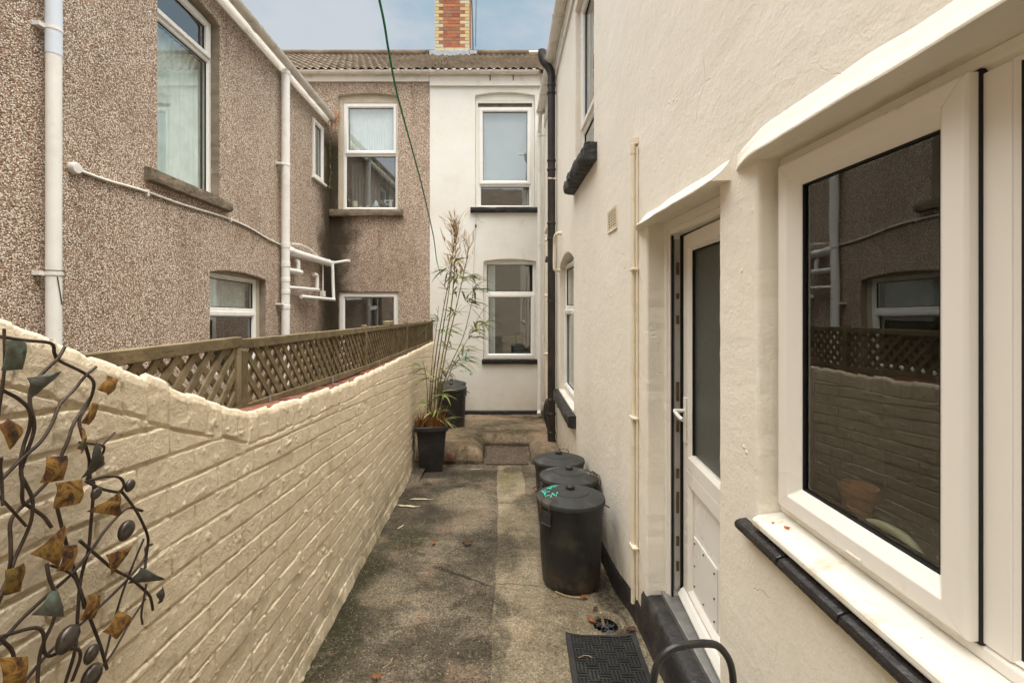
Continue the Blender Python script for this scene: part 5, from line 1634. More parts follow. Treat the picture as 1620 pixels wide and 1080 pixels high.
for mt, cx, cy, n, sp in (('white_scuff', 0.135, -0.01, 26, 0.026), ('red_scuff', 0.09, 0.125, 20, 0.024), ('paint_splash', -0.10, 0.085, 10, 0.02)):
    mb = MB()
    for k in range(n):
        x, y = cx + rnd.gauss(0, sp * 1.3), cy + rnd.gauss(0, sp * 0.6)
        a = rnd.uniform(-0.5, 0.5)
        l2, w2 = rnd.uniform(0.004, 0.016), rnd.uniform(0.0015, 0.004)
        q = [(x + l2 * c1 * math.cos(a) - w2 * c3 * math.sin(a), y + l2 * c1 * math.sin(a) + w2 * c3 * math.cos(a)) for c1, c3 in ((-1, -0.5), (0, -1), (1, -0.3), (0.7, 0.6), (-0.4, 1))]
        mb.add([(px, py, lid_z(px, py) + 0.0015) for px, py in q], [tuple(range(5))])
    mb.build('scuff', mt, lidB)
put(bA, 0.452, 3.06, float(ground_z(0.45, 3.06)) + 0.012, 0, (R(-3.0), 0))
put(bB, 0.505, 3.56, float(ground_z(0.5, 3.56)) + 0.012, 0, (R(-3.5), R(1)))
put(bC, 0.505, 4.10, float(ground_z(0.5, 4.1)) + 0.012, 0, (R(-3.5), R(-0.5)))
put(bD, -0.88, 7.62, -0.245, 0)
put(bE, -0.945, 8.25, -0.280, 0)

# ------------------------------------------------------------------ planter and bamboo
PX, PY, PZ = -0.945, 5.95, -0.352
pot = thing('planter', (PX, PY, PZ), 'tall square tapered black plastic planter standing against the painted wall', 'planter')
pr = R(9)


def sq(hw, z, cr=0.012):
    q = [(-hw, -hw + cr), (-hw + cr, -hw), (hw - cr, -hw), (hw, -hw + cr), (hw, hw - cr), (hw - cr, hw), (-hw + cr, hw), (-hw, hw - cr)]
    return [(PX + a * math.cos(pr) - b2 * math.sin(pr), PY + a * math.sin(pr) + b2 * math.cos(pr), PZ + z) for a, b2 in q]


H = 0.60
levels = [(0.135, 0.0), (0.137, 0.01)]
levels += [(0.137 + 0.055 * (z / H), z) for z in (0.1, 0.36)]
for k in range(7):
    z = 0.375 + k * 0.022
    levels += [(0.137 + 0.055 * (z / H), z), (0.132 + 0.055 * (z / H), z + 0.004), (0.132 + 0.055 * (z / H), z + 0.008), (0.137 + 0.055 * (z / H), z + 0.012)]
levels += [(0.192, 0.548), (0.207, 0.552), (0.211, 0.60), (0.207, 0.604), (0.186, 0.604), (0.180, 0.52)]
P = []
for hw, z in levels:
    P += sq(hw, z)
fs = [(i * 8 + j, i * 8 + (j + 1) % 8, (i + 1) * 8 + (j + 1) % 8, (i + 1) * 8 + j) for i in range(len(levels) - 1) for j in range(8)] + [tuple(range(7, -1, -1))]
MB().add(P, fs).build('pot', 'planter_plastic', pot, smooth=30)
X, Y = np.meshgrid(np.linspace(-0.178, 0.178, 24), np.linspace(-0.178, 0.178, 24), indexing='ij')
Z = PZ + 0.545 + (fbm(X * 30, Y * 30, 141, 3) - 0.4) * 0.03
MB().grid(PX + X * math.cos(pr) - Y * math.sin(pr), PY + X * math.sin(pr) + Y * math.cos(pr), Z).build('soil', 'soil', pot, smooth=180, fixn=False)

bam = thing('bamboo', (PX, PY, PZ + 0.55), 'tall thin bamboo with dry straw coloured tops growing in the black planter', 'plant')
r4 = random.Random(12)


def leaf(mb, p, d, ln, wd, droop=0.5):
    """lanceolate leaf with a fold and a droop"""
    d = Vector(d).normalized()
    side = d.cross(Vector((0, 0, 1)))
    side = side.normalized() if side.length > 0.05 else Vector((1, 0, 0))
    side = (side + Vector((r4.uniform(-.4, .4), r4.uniform(-.4, .4), r4.uniform(-.5, .5)))).normalized()
    up = side.cross(d)
    prof = [0.06, 0.7, 1.0, 0.85, 0.5, 0.04]
    P = []
    q = Vector(p)
    n = len(prof)
    for i, k in enumerate(prof):
        t = i / (n - 1)
        c = q + d * ln * t + Vector((0, 0, -1)) * droop * ln * t * t
        hw = wd * k / 2
        P += [c - side * hw + up * hw * 0.35, c, c + side * hw + up * hw * 0.35]
    fs = []
    for i in range(n - 1):
        fs += [(i * 3, i * 3 + 1, i * 3 + 4, i * 3 + 3), (i * 3 + 1, i * 3 + 2, i * 3 + 5, i * 3 + 4)]
    mb.add(P, fs)


PTH = PZ + 0.54
stems = [
    ([(-0.94, 5.95, PTH), (-0.885, 5.93, 0.62), (-0.79, 5.95, 1.20), (-0.69, 5.98, 1.78), (-0.655, 6.0, 2.20), (-0.63, 6.0, 2.62), (-0.615, 6.0, 2.86)], 0.0085, 'culm'),
    ([(-0.91, 5.97, PTH), (-0.845, 5.98, 0.7), (-0.76, 6.0, 1.2), (-0.64, 6.02, 1.72), (-0.56, 6.03, 2.08), (-0.50, 6.03, 2.36), (-0.47, 6.02, 2.56)], 0.0075, 'culm'),
    ([(-0.97, 5.93, PTH), (-0.925, 5.90, 0.75), (-0.865, 5.90, 1.25), (-0.775, 5.92, 1.80), (-0.71, 5.93, 2.15), (-0.68, 5.94, 2.42)], 0.007, 'culm_dark'),
    ([(-0.90, 5.90, PTH), (-0.835, 5.88, 0.6), (-0.70, 5.90, 1.0), (-0.54, 5.92, 1.35), (-0.45, 5.94, 1.68), (-0.40, 5.95, 1.95)], 0.0055, 'culm_dark'),
    ([(-0.88, 5.96, PTH), (-0.80, 5.97, 0.62), (-0.67, 6.0, 1.0), (-0.47, 6.0, 1.36), (-0.34, 6.0, 1.62)], 0.005, 'culm'),
    ([(-0.99, 5.98, PTH), (-0.965, 5.97, 0.7), (-0.93, 5.98, 1.15), (-0.885, 6.0, 1.5), (-0.86, 6.0, 1.78)], 0.005, 'culm_dark'),
    ([(-0.93, 6.0, PTH), (-0.90, 6.02, 0.8), (-0.82, 6.05, 1.4), (-0.73, 6.07, 2.0), (-0.67, 6.07, 2.55), (-0.655, 6.06, 2.82)], 0.0065, 'culm_dark'),
    ([(-0.99, 5.90, PTH), (-0.98, 5.86, 0.55), (-0.995, 5.84, 0.85), (-1.03, 5.83, 1.08)], 0.004, 'culm_dark'),
    ([(-0.93, 5.88, PTH), (-0.90, 5.86, 0.5), (-0.85, 5.85, 0.8), (-0.83, 5.85, 1.02)], 0.005, 'culm'),
]
paths = []
for pts, rad, mt in stems:
    p = smooth_path(pts, 6)
    rad *= 1.35
    rr = [rad * (1 - 0.62 * i / (len(p) - 1)) * (1.22 if i % 5 == 4 else 1.0) for i in range(len(p))]
    mb = MB()
    mb.tube(p, rr, 8)
    mb.build('culm', mt, bam, smooth=60)
    paths.append(p)
green, dry, tw = MB(), MB(), MB()


def twig(p, d, ln, mb, rad=0.0016):
    d = Vector(d).normalized()
    pts = [Vector(p) + d * ln * t + Vector((0, 0, -1)) * 0.15 * ln * t * t for t in (0, 0.35, 0.7, 1.0)]
    mb.tube(pts, [rad, rad * 0.8, rad * 0.6, rad * 0.4], 5, caps=False)
    return pts


# leafy sprays: (x, y, z, reach, count)
for (x, y, z, nn, spread, bias) in [(-0.44, 6.0, 2.18, 11, 0.22, 0.6), (-0.40, 6.0, 2.02, 9, 0.2, 0.7), (-0.62, 6.0, 2.22, 9, 0.2, 0.0), (-0.76, 5.95, 2.30, 4, 0.16, -1), (-0.50, 6.0, 1.88, 8, 0.22, 0.5), (-0.63, 5.98, 1.98, 5, 0.2, 0.2),
                                  (-0.36, 6.0, 1.50, 8, 0.2, 0.6), (-0.28, 6.0, 1.56, 7, 0.18, 0.9), (-0.42, 5.95, 1.40, 5, 0.16, 0.4), (-0.72, 5.95, 1.52, 7, 0.2, 0.2), (-0.86, 5.95, 1.62, 5, 0.16, -0.4),
                                  (-0.60, 6.0, 1.02, 8, 0.18, 0.3), (-0.50, 5.98, 1.10, 6, 0.18, 0.5), (-0.76, 5.95, 0.92, 6, 0.16, 0.1), (-0.92, 5.88, 0.86, 6, 0.16, -0.3), (-1.02, 5.85, 1.0, 4, 0.10, -0.4),
                                  (-0.90, 5.85, 0.40, 7, 0.18, -0.2), (-0.84, 5.84, 0.46, 6, 0.2, 0.5), (-0.76, 5.86, 0.34, 4, 0.2, 0.8), (-0.95, 5.86, 0.55, 4, 0.15, -0.3), (-0.70, 5.95, 1.25, 5, 0.2, 0.2), (-0.66, 5.98, 1.72, 6, 0.2, 0.3), (-0.80, 5.92, 0.66, 5, 0.2, 0.2), (-0.64, 5.98, 2.42, 4, 0.2, 0.2), (-0.45, 6.0, 1.22, 5, 0.2, 0.7)]:
    best = min((q for p in paths for q in p), key=lambda q: (q - Vector((x, y, z - 0.08))).length)
    pts = twig(best, Vector((x, y, z)) - best, (Vector((x, y, z)) - best).length, tw, 0.0032)
    for k in range(int(nn * 2.1)):
        b0 = pts[1 + k % 3] + Vector((r4.uniform(-.03, .03), r4.uniform(-.03, .03), r4.uniform(-.03, .03)))
        ang = r4.uniform(-1.5, 1.5)
        d = Vector((bias + r4.uniform(-0.9, 0.9), r4.uniform(-0.8, 0.8), r4.uniform(-0.15, 0.55)))
        leaf(green, b0, d, r4.uniform(0.15, 0.31), r4.uniform(0.020, 0.034), r4.uniform(0.2, 0.6))
# dry upper sprays
for k in range(95):
    p = r4.choice([paths[0], paths[0], paths[6], paths[6], paths[1], paths[2]])
    q = p[r4.randint(int(len(p) * 0.66), len(p) - 1)]
    d = Vector((r4.uniform(-0.6, 0.6), r4.uniform(-0.5, 0.5), r4.uniform(0.5, 1.2)))
    pts = twig(q, d, r4.uniform(0.08, 0.26), tw, 0.0030)
    for j in range(r4.randint(1, 3)):
        dd = d + Vector((r4.uniform(-0.5, 0.5), r4.uniform(-0.5, 0.5), r4.uniform(-0.2, 0.3)))
        leaf(dry, pts[r4.randint(1, 3)], dd, r4.uniform(0.08, 0.20), r4.uniform(0.009, 0.017), r4.uniform(-0.1, 0.3))
for k in range(26):
    q = Vector((-0.665 + r4.gauss(0, 0.035), 6.0 + r4.gauss(0, 0.04), 2.28 + r4.gauss(0, 0.08)))
    leaf(dry, q, (r4.uniform(-0.8, 0.8), r4.uniform(-0.6, 0.6), r4.uniform(-0.4, 0.9)), r4.uniform(0.09, 0.20), r4.uniform(0.012, 0.022), 0.5)
for k in range(40):
    p = r4.choice(paths)
    q = p[r4.randint(int(len(p) * 0.25), len(p) - 1)]
    twig(q, (r4.uniform(-0.7, 0.7), r4.uniform(-0.6, 0.6), r4.uniform(0.3, 1.1)), r4.uniform(0.10, 0.34), tw, 0.0030)
green.build('foliage', 'bamboo_leaf', bam, fixn=False)
dry.build('dry_foliage', 'straw', bam, fixn=False)
tw.build('twig', 'culm_dark', bam, fixn=False)
mb = MB()
for k in range(330):
    x, y = PX + r4.uniform(-0.15, 0.15), PY + r4.uniform(-0.15, 0.12)
    d = Vector((r4.uniform(-0.5, 0.5), r4.uniform(-0.5, 0.5), r4.uniform(0.6, 1.5)))
    leaf(mb, (x, y, PTH - 0.01), d, r4.uniform(0.10, 0.36), r4.uniform(0.007, 0.014), r4.uniform(0.0, 0.5))
mb.build('dead_stubble', 'rust_straw', bam, fixn=False)
rb = MB()
rb.lathe((-0.70, 6.08, -0.26), [(0.0, 0), (0.05, 0.0), (0.058, 0.03), (0.052, 0.07), (0.03, 0.085), (0.0, 0.088)], 14, rib=lambda k, z: 0.15 * math.sin(k * 2.3))
tag(rb.build('brick_lump', 'brick_coping', smooth=60), 'broken lump of red brick lying on the landing beside the planter', 'brick')

# ------------------------------------------------------------------ manhole cover, gully, doormat, tube frame
mc = thing('manhole_cover', (0.05, 6.48, -0.35), 'rectangular rusty iron manhole cover set in the recess of the landing', 'manhole cover')
MZ = -0.345


def FG(u, v, ww):
    return (u, v, MZ + ww)


mb = MB()
mb.ring(FG, -0.245, 0.335, 6.12, 6.86, [(0, -0.03), (0, 0.012), (0.035, 0.014), (0.035, -0.03)])
mb.build('frame', 'iron_cover', mc, bevel=0.003)
MB().box(FG, -0.208, 0.298, 6.157, 6.823, -0.02, 0.009).build('lid', 'iron_cover', mc, bevel=0.003)
mb = MB()
for i in range(9):
    for j in range(11):
        if (i + j) % 2 == 0 and not (3 <= i <= 5 and 4 <= j <= 6):
            mb.box(FG, -0.185 + i * 0.054, -0.185 + i * 0.054 + 0.034, 6.18 + j * 0.057, 6.18 + j * 0.057 + 0.036, 0.008, 0.013)
mb.box(FG, -0.02, 0.10, 6.42, 6.47, 0.008, 0.014)
mb.build('tread_stud', 'iron_cover', mc, bevel=0.002)

gz = float(ground_z(*GULLY)) - 0.002
gy = thing('drain_gully', (GULLY[0], GULLY[1], gz), 'round drain gully with tangled wire grating in the concrete beside the doormat', 'drain')
mb = MB()
n = 36
P = []
prof = [(0.118, -0.02), (0.112, 0.009), (0.092, 0.014), (0.076, 0.008), (0.069, -0.008), (0.067, -0.12), (0.0, -0.13)]
P = []
for i, (r, z) in enumerate(prof):
    for k in range(n):
        a = 2 * math.pi * k / n
        j = 1 + (0.10 * (float(fbm(math.cos(a) * 2 + 5, math.sin(a) * 2 + 5, 145, 3)) - 0.45) if i < 3 else 0)
        P.append((GULLY[0] + r * j * math.cos(a), GULLY[1] + r * j * math.sin(a), gz + z))
MB().add(P[:n * 5], [(i * n + k, i * n + (k + 1) % n, (i + 1) * n + (k + 1) % n, (i + 1) * n + k) for i in range(4) for k in range(n)]).build('collar', 'concrete_pale', gy, smooth=60, fixn=False)
MB().add(P[n * 4:], [(i * n + k, i * n + (k + 1) % n, (i + 1) * n + (k + 1) % n, (i + 1) * n + k) for i in range(2) for k in range(n)]).build('bowl', 'gasket', gy, smooth=60, fixn=False)
mb = MB()
r5 = random.Random(8)
for k in range(70):
    a, b2 = r5.uniform(0, 6.28), r5.uniform(0, 6.28)
    q = r5.uniform(0.2, 1.0) * 0.064
    c1 = Vector((GULLY[0] + q * math.cos(a), GULLY[1] + q * math.sin(a), gz - 0.012 + r5.uniform(-0.010, 0.008)))
    c2 = c1 + Vector((math.cos(b2), math.sin(b2), r5.uniform(-.3, .3))) * r5.uniform(0.02, 0.05)
    if (Vector((c2.x - GULLY[0], c2.y - GULLY[1]))).length < 0.067:
        mb.tube([c1, (c1 + c2) / 2 + Vector((r5.uniform(-.006, .006), r5.uniform(-.006, .006), 0.003)), c2], 0.0019, 5)
mb.build('grating', 'wire_dark', gy)

mat = thing('doormat', (0.52, 2.1, 0.05), 'black rubber basket weave doormat curling at the corners before the doorstep', 'doormat')
MA = R(-2.5)
M0 = Vector((0.332, 2.455))
MWD, MLN = 0.375, 0.60


def FM(u, v, ww):
    """u across, v towards the camera"""
    x = M0.x + u * math.cos(MA) + v * math.sin(MA)
    y = M0.y + u * math.sin(MA) - v * math.cos(MA)
    cu = max(0.0, abs(u / MWD - 0.5) * 2 - 0.45) ** 2 * max(0.0, 1 - v / 0.22) ** 2 * (0.075 if u > MWD / 2 else 0.045)
    return (x, y, float(ground_z(x, y)) + 0.012 + cu + ww)


mb = MB()


def strip(mb, u0, u1, v0, v1, h0, h1, n=8):
    long_u = (u1 - u0) > (v1 - v0)
    P = []
    for i in range(n + 1):
        t = i / n
        if long_u:
            u = u0 + (u1 - u0) * t
            P += [FM(u, v0, h0), FM(u, v0 + 0.002, h1), FM(u, v1 - 0.002, h1), FM(u, v1, h0)]
        else:
            v = v0 + (v1 - v0) * t
            P += [FM(u0, v, h0), FM(u0 + 0.002, v, h1), FM(u1 - 0.002, v, h1), FM(u1, v, h0)]
    mb.add(P, [(i * 4 + j, i * 4 + (j + 1) % 4, (i + 1) * 4 + (j + 1) % 4, (i + 1) * 4 + j) for i in range(n) for j in range(4)] + [(0, 1, 2, 3), tuple(range(n * 4, n * 4 + 4))])


bw = 0.030
strip(mb, 0, MWD, 0, bw * 0.55, 0, 0.011, 16)
strip(mb, 0, MWD, MLN - bw, MLN, 0, 0.011, 16)
strip(mb, 0, bw, bw * 0.55, MLN - bw, 0, 0.011, 20)
strip(mb, MWD - bw, MWD, bw * 0.55, MLN - bw, 0, 0.011, 20)
mb.build('border', 'rubber', mat)
mb = MB()
cu, cv = 0.0525, 0.052
iu = 0
u = bw
while u < MWD - bw - 0.01:
    v = bw * 0.55
    iv = 0
    while v < MLN - bw - 0.01:
        e, f = min(u + cu, MWD - bw), min(v + cv, MLN - bw)
        if (iu + iv) % 2 == 0:
            for k in range(3):
                q = u + (e - u) * (k + 0.18) / 3
                strip(mb, q, q + (e - u) * 0.215, v - 0.008, f + 0.008, 0.001, 0.0095, 3)
        else:
            for k in range(3):
                q = v + (f - v) * (k + 0.18) / 3
                strip(mb, u - 0.008, e + 0.008, q, q + (f - v) * 0.215, 0.0005, 0.0075, 3)
        v += cv
        iv += 1
    u += cu
    iu += 1
mb.build('woven_ribs', 'rubber', mat)
P = []
for i in range(13):
    for j in range(19):
        P.append(FM(0.01 + (MWD - 0.02) * i / 12, 0.01 + (MLN - 0.02) * j / 18, 0.0012))
MB().add(P, [(i * 19 + j, (i + 1) * 19 + j, (i + 1) * 19 + j + 1, i * 19 + j + 1) for i in range(12) for j in range(18)]).build('backing', 'gasket', mat, fixn=False)

tf = thing('tube_frame', (0.57, 1.36, 0.1), 'black bent metal tube loop standing beside the doorstep', 'tube frame')
ZF = float(ground_z(0.5, 1.36))
pts = [(0.435, 1.33, ZF), (0.435, 1.335, 0.55), (0.438, 1.34, 0.66), (0.452, 1.345, 0.735), (0.488, 1.35, 0.775), (0.54, 1.355, 0.788), (0.61, 1.36, 0.789), (0.65, 1.365, 0.772), (0.682, 1.37, 0.722), (0.694, 1.375, 0.65), (0.696, 1.38, 0.55), (0.696, 1.385, ZF)]
MB().tube(smooth_path(pts, 5), 0.0105, 12).build('tube', 'tube_black', tf, smooth=60)
MB().tube([(0.452, 1.352, 0.3), (0.684, 1.368, 0.3)], 0.008, 10).build('crossbar', 'tube_black', tf, smooth=60)

# ------------------------------------------------------------------ wall art
art = thing('wall_art', (-0.87, 0.95, 1.3), 'metal wall sculpture of curling rods with copper leaves and pebbles on painted brick', 'wall art')


def FA(y, z, ww=0.0):
    return (-0.937 - 0.056 * (y - 1.68) + 0.048 + ww, y, z)


r6 = random.Random(4)
for i, rod in enumerate(ART_RODS):
    off = r6.uniform(-0.012, 0.012)
    rad = 0.0030 if len(rod) > 6 else 0.0023
    pts = [FA(y, z, off + 0.006 * math.sin(k * 1.3 + i)) for k, (y, z) in enumerate(rod)]
    MB().tube(smooth_path(pts, 5), rad, 8).build('rod', 'art_steel', art, smooth=60)
LM = {'c': 'copper_leaf', 'v': 'verdigris_leaf', 'd': 'dark_leaf', 'r': 'copper_leaf'}
LT = {'c': 'orange brown copper leaf', 'v': 'green grey verdigris leaf', 'd': 'dark grey leaf', 'r': 'dark rust leaf'}
for i, (kd, q) in enumerate(ART_LEAVES):
    cy = sum(p[0] for p in q) / len(q)
    cz = sum(p[1] for p in q) / len(q)
    ty, tz = r6.uniform(-0.25, 0.25), r6.uniform(-0.2, 0.2)
    off = 0.016 + r6.uniform(0, 0.01)
    N = 7
    # subdivide the outline into a curved plate with thickness
    if len(q) == 3:
        q = [q[0], ((q[0][0] + q[1][0]) / 2, (q[0][1] + q[1][1]) / 2), q[1], q[2]]
    P = []
    for s in (0, 0.0016):
        for a in range(N):
            for b2 in range(N):
                u, v = a / (N - 1), b2 / (N - 1)
                y = (q[0][0] * (1 - u) + q[1][0] * u) * (1 - v) + (q[3][0] * (1 - u) + q[2][0] * u) * v
                z = (q[0][1] * (1 - u) + q[1][1] * u) * (1 - v) + (q[3][1] * (1 - u) + q[2][1] * u) * v
                P.append(FA(y, z, off + s + (y - cy) * ty + (z - cz) * tz - 0.008 * ((u - 0.5) ** 2 + (v - 0.5) ** 2) * 2 + 0.002 * math.sin(u * 9 + i) * math.sin(v * 7)))
    fs = []
    NN = N * N
    for s in (0, NN):
        fs += [(s + a * N + b2, s + a * N + b2 + 1, s + (a + 1) * N + b2 + 1, s + (a + 1) * N + b2) for a in range(N - 1) for b2 in range(N - 1)]
    per = [b2 for b2 in range(N)] + [a * N + N - 1 for a in range(1, N)] + [(N - 1) * N + b2 for b2 in range(N - 2, -1, -1)] + [a * N for a in range(N - 2, 0, -1)]
    for a, b2 in zip(per, per[1:] + per[:1]):
        fs.append((a, b2, b2 + NN, a + NN))
    MB().add(P, fs).build('metal_leaf', LM[kd], art, smooth=40, label=LT[kd])
for (y, z, r) in ART_EGGS:
    mb = MB()
    n = 10
    mb.lathe((0, 0, 0), [(r * 1.0 * math.sin(math.pi * k / n) * (1 - 0.12 * math.cos(math.pi * k / n)), -r * 1.15 * math.cos(math.pi * k / n)) for k in range(n + 1)], 20)
    ca, sa = math.cos(-0.7), math.sin(-0.7)
    c = FA(y, z, 0.014)
    mb.v = [(c[0] + p[0] * 0.62, c[1] + p[1] * ca - p[2] * sa, c[2] + p[1] * sa + p[2] * ca) for p in mb.v]
    mb.build('metal_pebble', 'art_pebble', art, smooth=180)

# ------------------------------------------------------------------ washing line, cords
wl = [(-1.197, 8.66, 2.36), (-1.12, 7.6, 2.545), (-1.0, 6.5, 2.75), (-0.875, 4.95, 3.03), (-0.815, 4.0, 3.20), (-0.775, 3.31, 3.33), (-0.73, 2.89, 3.405), (-0.684, 2.5, 3.475), (-0.63, 1.6, 3.64), (-0.55, 0.3, 3.87), (-0.42, -1.8, 4.25)]
mb = MB()
mb.tube(smooth_path(wl, 8), 0.0072, 8)
tag(mb.build('washing_line', 'green_cord', smooth=60), 'green plastic washing line stretched overhead along the alley to the rear wall', 'washing line')
cz = lambda px, py: ((px - 797) * 0.012083, YB - 0.05, 1.8 - (py - 482) * 0.012083)
mb = MB()
mb.tube([cz(754, 337), cz(753, 352), cz(752.5, 362), cz(750, 420), cz(747, 480)], 0.0035, 5)
mb.tube([cz(752, 362), cz(741, 379), cz(735, 392)], 0.003, 5)
mb.tube([cz(754, 337), cz(758, 350), cz(766, 354)], 0.003, 5)
pc = mb.build('cord', 'grey_cord')
tag(pc, 'thin grey cord with a dark pulley hanging below the black sill', 'cord')
mb = MB()
mb.lathe(cz(753, 361), [(0.005, 0), (0.016, 0.01), (0.018, 0.05), (0.008, 0.07)], 10)
mb.build('pulley', 'iron_cover', pc, smooth=60)

# dry weed in the neighbour's gutter end
wd = MB()
for k in range(130):
    p = (XL + 0.16 + r4.gauss(0, 0.045), 8.52 + r4.gauss(0, 0.03), 5.33 + r4.gauss(0, 0.06))
    leaf(wd, p, (r4.uniform(-0.7, 0.7), r4.uniform(-0.8, 0.3), r4.uniform(-1.1, 0.6)), r4.uniform(0.06, 0.20), r4.uniform(0.006, 0.013), 0.6)
tag(wd.build('dry_weed', 'rust_straw', fixn=False), 'tuft of dry reddish weed sprouting from the neighbour gutter end', 'weed')
mb = MB()
for k in range(60):
    z = r4.uniform(4.0, 4.9)
    p = (XL + 0.03, 8.6 + r4.gauss(0, 0.03), z)
    leaf(mb, p, (r4.uniform(0, 0.8), r4.uniform(-0.8, 0.1), r4.uniform(-0.7, 0.3)), r4.uniform(0.02, 0.06), r4.uniform(0.008, 0.02), 0.6)
tag(mb.build('wall_moss', 'bamboo_leaf', fixn=False), 'small green moss growing in the damp corner below the gutter end', 'moss')

# ------------------------------------------------------------------ curtains and things on the sills
def curtain(F, u0, u1, v0, v1, w, mat, label, waves=10, amp=0.018, seed=1):
    n = int(waves * 10)
    U = np.linspace(u0, u1, n)
    V = np.linspace(v0, v1, 6)
    ph = np.linspace(0, waves * 2 * np.pi, n)
    P = []
    for s in (0, -0.004):
        for i in range(n):
            for v in V:
                q = amp * math.sin(ph[i] + 0.6 * math.sin(ph[i] * 0.31 + seed)) * (1 - 0.35 * (v - v0) / (v1 - v0))
                P.append(F(U[i], v, w + q + s))
    m2 = len(V)
    N = n * m2
    fs = []
    for s in (0, N):
        fs += [(s + i * m2 + j, s + (i + 1) * m2 + j, s + (i + 1) * m2 + j + 1, s + i * m2 + j + 1) for i in range(n - 1) for j in range(m2 - 1)]
    o = MB().add(P, fs).build('curtain', mat, smooth=180, fixn=False)
    return tag(o, label, 'curtain')


curtain(FB, -0.37, -0.17, 0.78, 2.60, -0.22, 'net_curtain', 'white curtain drawn to the left side of the cream house lower window', 4, 0.02, 2)
curtain(FB, 0.42, 0.60, 0.78, 2.60, -0.22, 'brown_curtain', 'dark brown curtain at the right side of the cream house lower window', 3, 0.025, 3)
curtain(FB, -0.49, 0.54, 4.14, 5.6, -0.125, 'reflected_sky_grey', 'pale grey sheet standing in for reflected sky in the upper cream rear window', 26, 0.0002, 4)  # added grey sheet: its colour replaces the sky's reflection in the pane
curtain(FB, 0.36, 0.53, 3.66, 4.05, -0.22, 'net_curtain', 'bunched white curtain low in the upper cream window', 3, 0.02, 6)
curtain(FB, -3.08, -2.04, 4.72, 5.68, -0.145, 'net_curtain', 'white net curtain behind upper pane of the neighbour rear window', 22, 0.003, 5)
curtain(FB, -3.08, -2.04, 3.64, 4.68, -0.52, 'grey_curtain', 'grey pleated curtain behind the candles in the neighbour window', 16, 0.014, 7)
curtain(FL, NW0 + 0.03, NW1 - 0.03, 3.02, 4.58, -0.215, 'teal_curtain', 'pale teal curtain in the tall window of the pebbledashed wing', 12, 0.012, 8)
curtain(FL, 5.2, 6.25, 1.72, 2.12, -0.24, 'teal_curtain', 'short teal curtain in the lower window of the pebbledashed wing', 12, 0.012, 9)
curtain(FL, 7.95, 8.34, 4.1, 5.1, -0.12, 'net_curtain', 'net curtain in the small window beside the inner corner', 6, 0.008, 10)

WX = lambda px: (px - 797) * 0.012083 * 1.012
SZ = 3.672
FCN = lambda px: WX(px)
YS = YB + 0.19
def lathe_thing(name, px, prof, mat, label, cat, n=16):
    return tag(MB().lathe((WX(px), YS, SZ), prof, n).build(name, mat, smooth=40), label, cat)


MB().box(FB, -3.09, -2.04, 3.625, 3.671, -0.42, -0.14).build('inner_sill', 'upvc', nb, bevel=0.004)
lathe_thing('candle', 559.5, [(0.0, 0), (0.048, 0), (0.048, 0.140), (0.040, 0.145), (0.0, 0.138)], 'candle_wax', 'tall cream pillar candle on the neighbour windowsill', 'candle')
lathe_thing('candle', 568.5, [(0.0, 0), (0.040, 0), (0.042, 0.035), (0.036, 0.045), (0.0, 0.040)], 'candle_wax', 'short squat candle next to the tall pillar candle', 'candle')
lathe_thing('candle', 579.5, [(0.0, 0), (0.046, 0), (0.040, 0.03), (0.020, 0.055), (0.0, 0.058)], 'candle_wax', 'low domed candle left of the pale blue ornament', 'candle')
o = thing('ornament', (WX(593), YS, SZ), 'white and pale blue figure ornament on the windowsill beside the letter', 'ornament')
mb = MB()
mb.lathe((WX(593), YS, SZ), [(0.0, 0), (0.080, 0), (0.085, 0.055), (0.070, 0.062), (0.0, 0.062)], 4, start=0.78)
mb.build('base', 'blue_ornament', o)
mb = MB()
mb.lathe((WX(593), YS, SZ + 0.062), [(0.0, 0), (0.044, 0), (0.036, 0.05), (0.012, 0.10), (0.0, 0.105)], 12)
mb.build('cone', 'white_ornament', o, smooth=40)
mb = MB()
XF = WX(614)
FF = lambda u, v, ww: (XF - u, YS - ww, SZ + v)       # letter faces into the room, seen reversed from outside
for a, b2, c, d in ((-0.055, -0.005, 0.02, 0.155), (-0.075, 0.02, 0.0, 0.022), (-0.075, 0.095, 0.15, 0.172), (-0.006, 0.05, 0.078, 0.098), (0.043, 0.060, 0.062, 0.114), (0.075, 0.095, 0.115, 0.152)):
    mb.box(FF, a, b2, c, d, -0.015, 0.015)
tag(mb.build('wooden_letter', 'white_ornament', bevel=0.003), 'white letter F standing reversed on the neighbour windowsill', 'letter')

# inside the kitchen window
IS = MB().box(FR, K0 + 0.01, 1.355, 1.17, 1.205, -0.42, -0.142)
IS.build('inner_sill', 'lining', house, bevel=0.004)
mb = MB()
mb.lathe((XR + 0.255, 1.305, 1.206), [(0.0, 0), (0.034, 0), (0.043, 0.052), (0.047, 0.053), (0.049, 0.076), (0.043, 0.076), (0.038, 0.055), (0.0, 0.053)], 24)
tag(mb.build('flowerpot', 'terracotta', smooth=35), 'small terracotta flowerpot inside the kitchen window', 'flowerpot')
bt = thing('spray_bottle', (XR + 0.36, 1.555, 1.206), 'white bottle with orange top inside the kitchen window', 'bottle')
mb = MB()
mb.lathe((XR + 0.36, 1.555, 1.206), [(0.0, 0), (0.050, 0), (0.053, 0.02), (0.053, 0.15), (0.030, 0.19), (0.026, 0.25)], 20)
mb.build('body', 'net_curtain', bt, smooth=40)
mb = MB()
mb.lathe((XR + 0.36, 1.555, 1.456), [(0.03, 0), (0.050, 0.012), (0.046, 0.04), (0.022, 0.058), (0, 0.062)], 16)
mb.build('cap', 'orange_plastic', bt, smooth=40)
mb = MB()
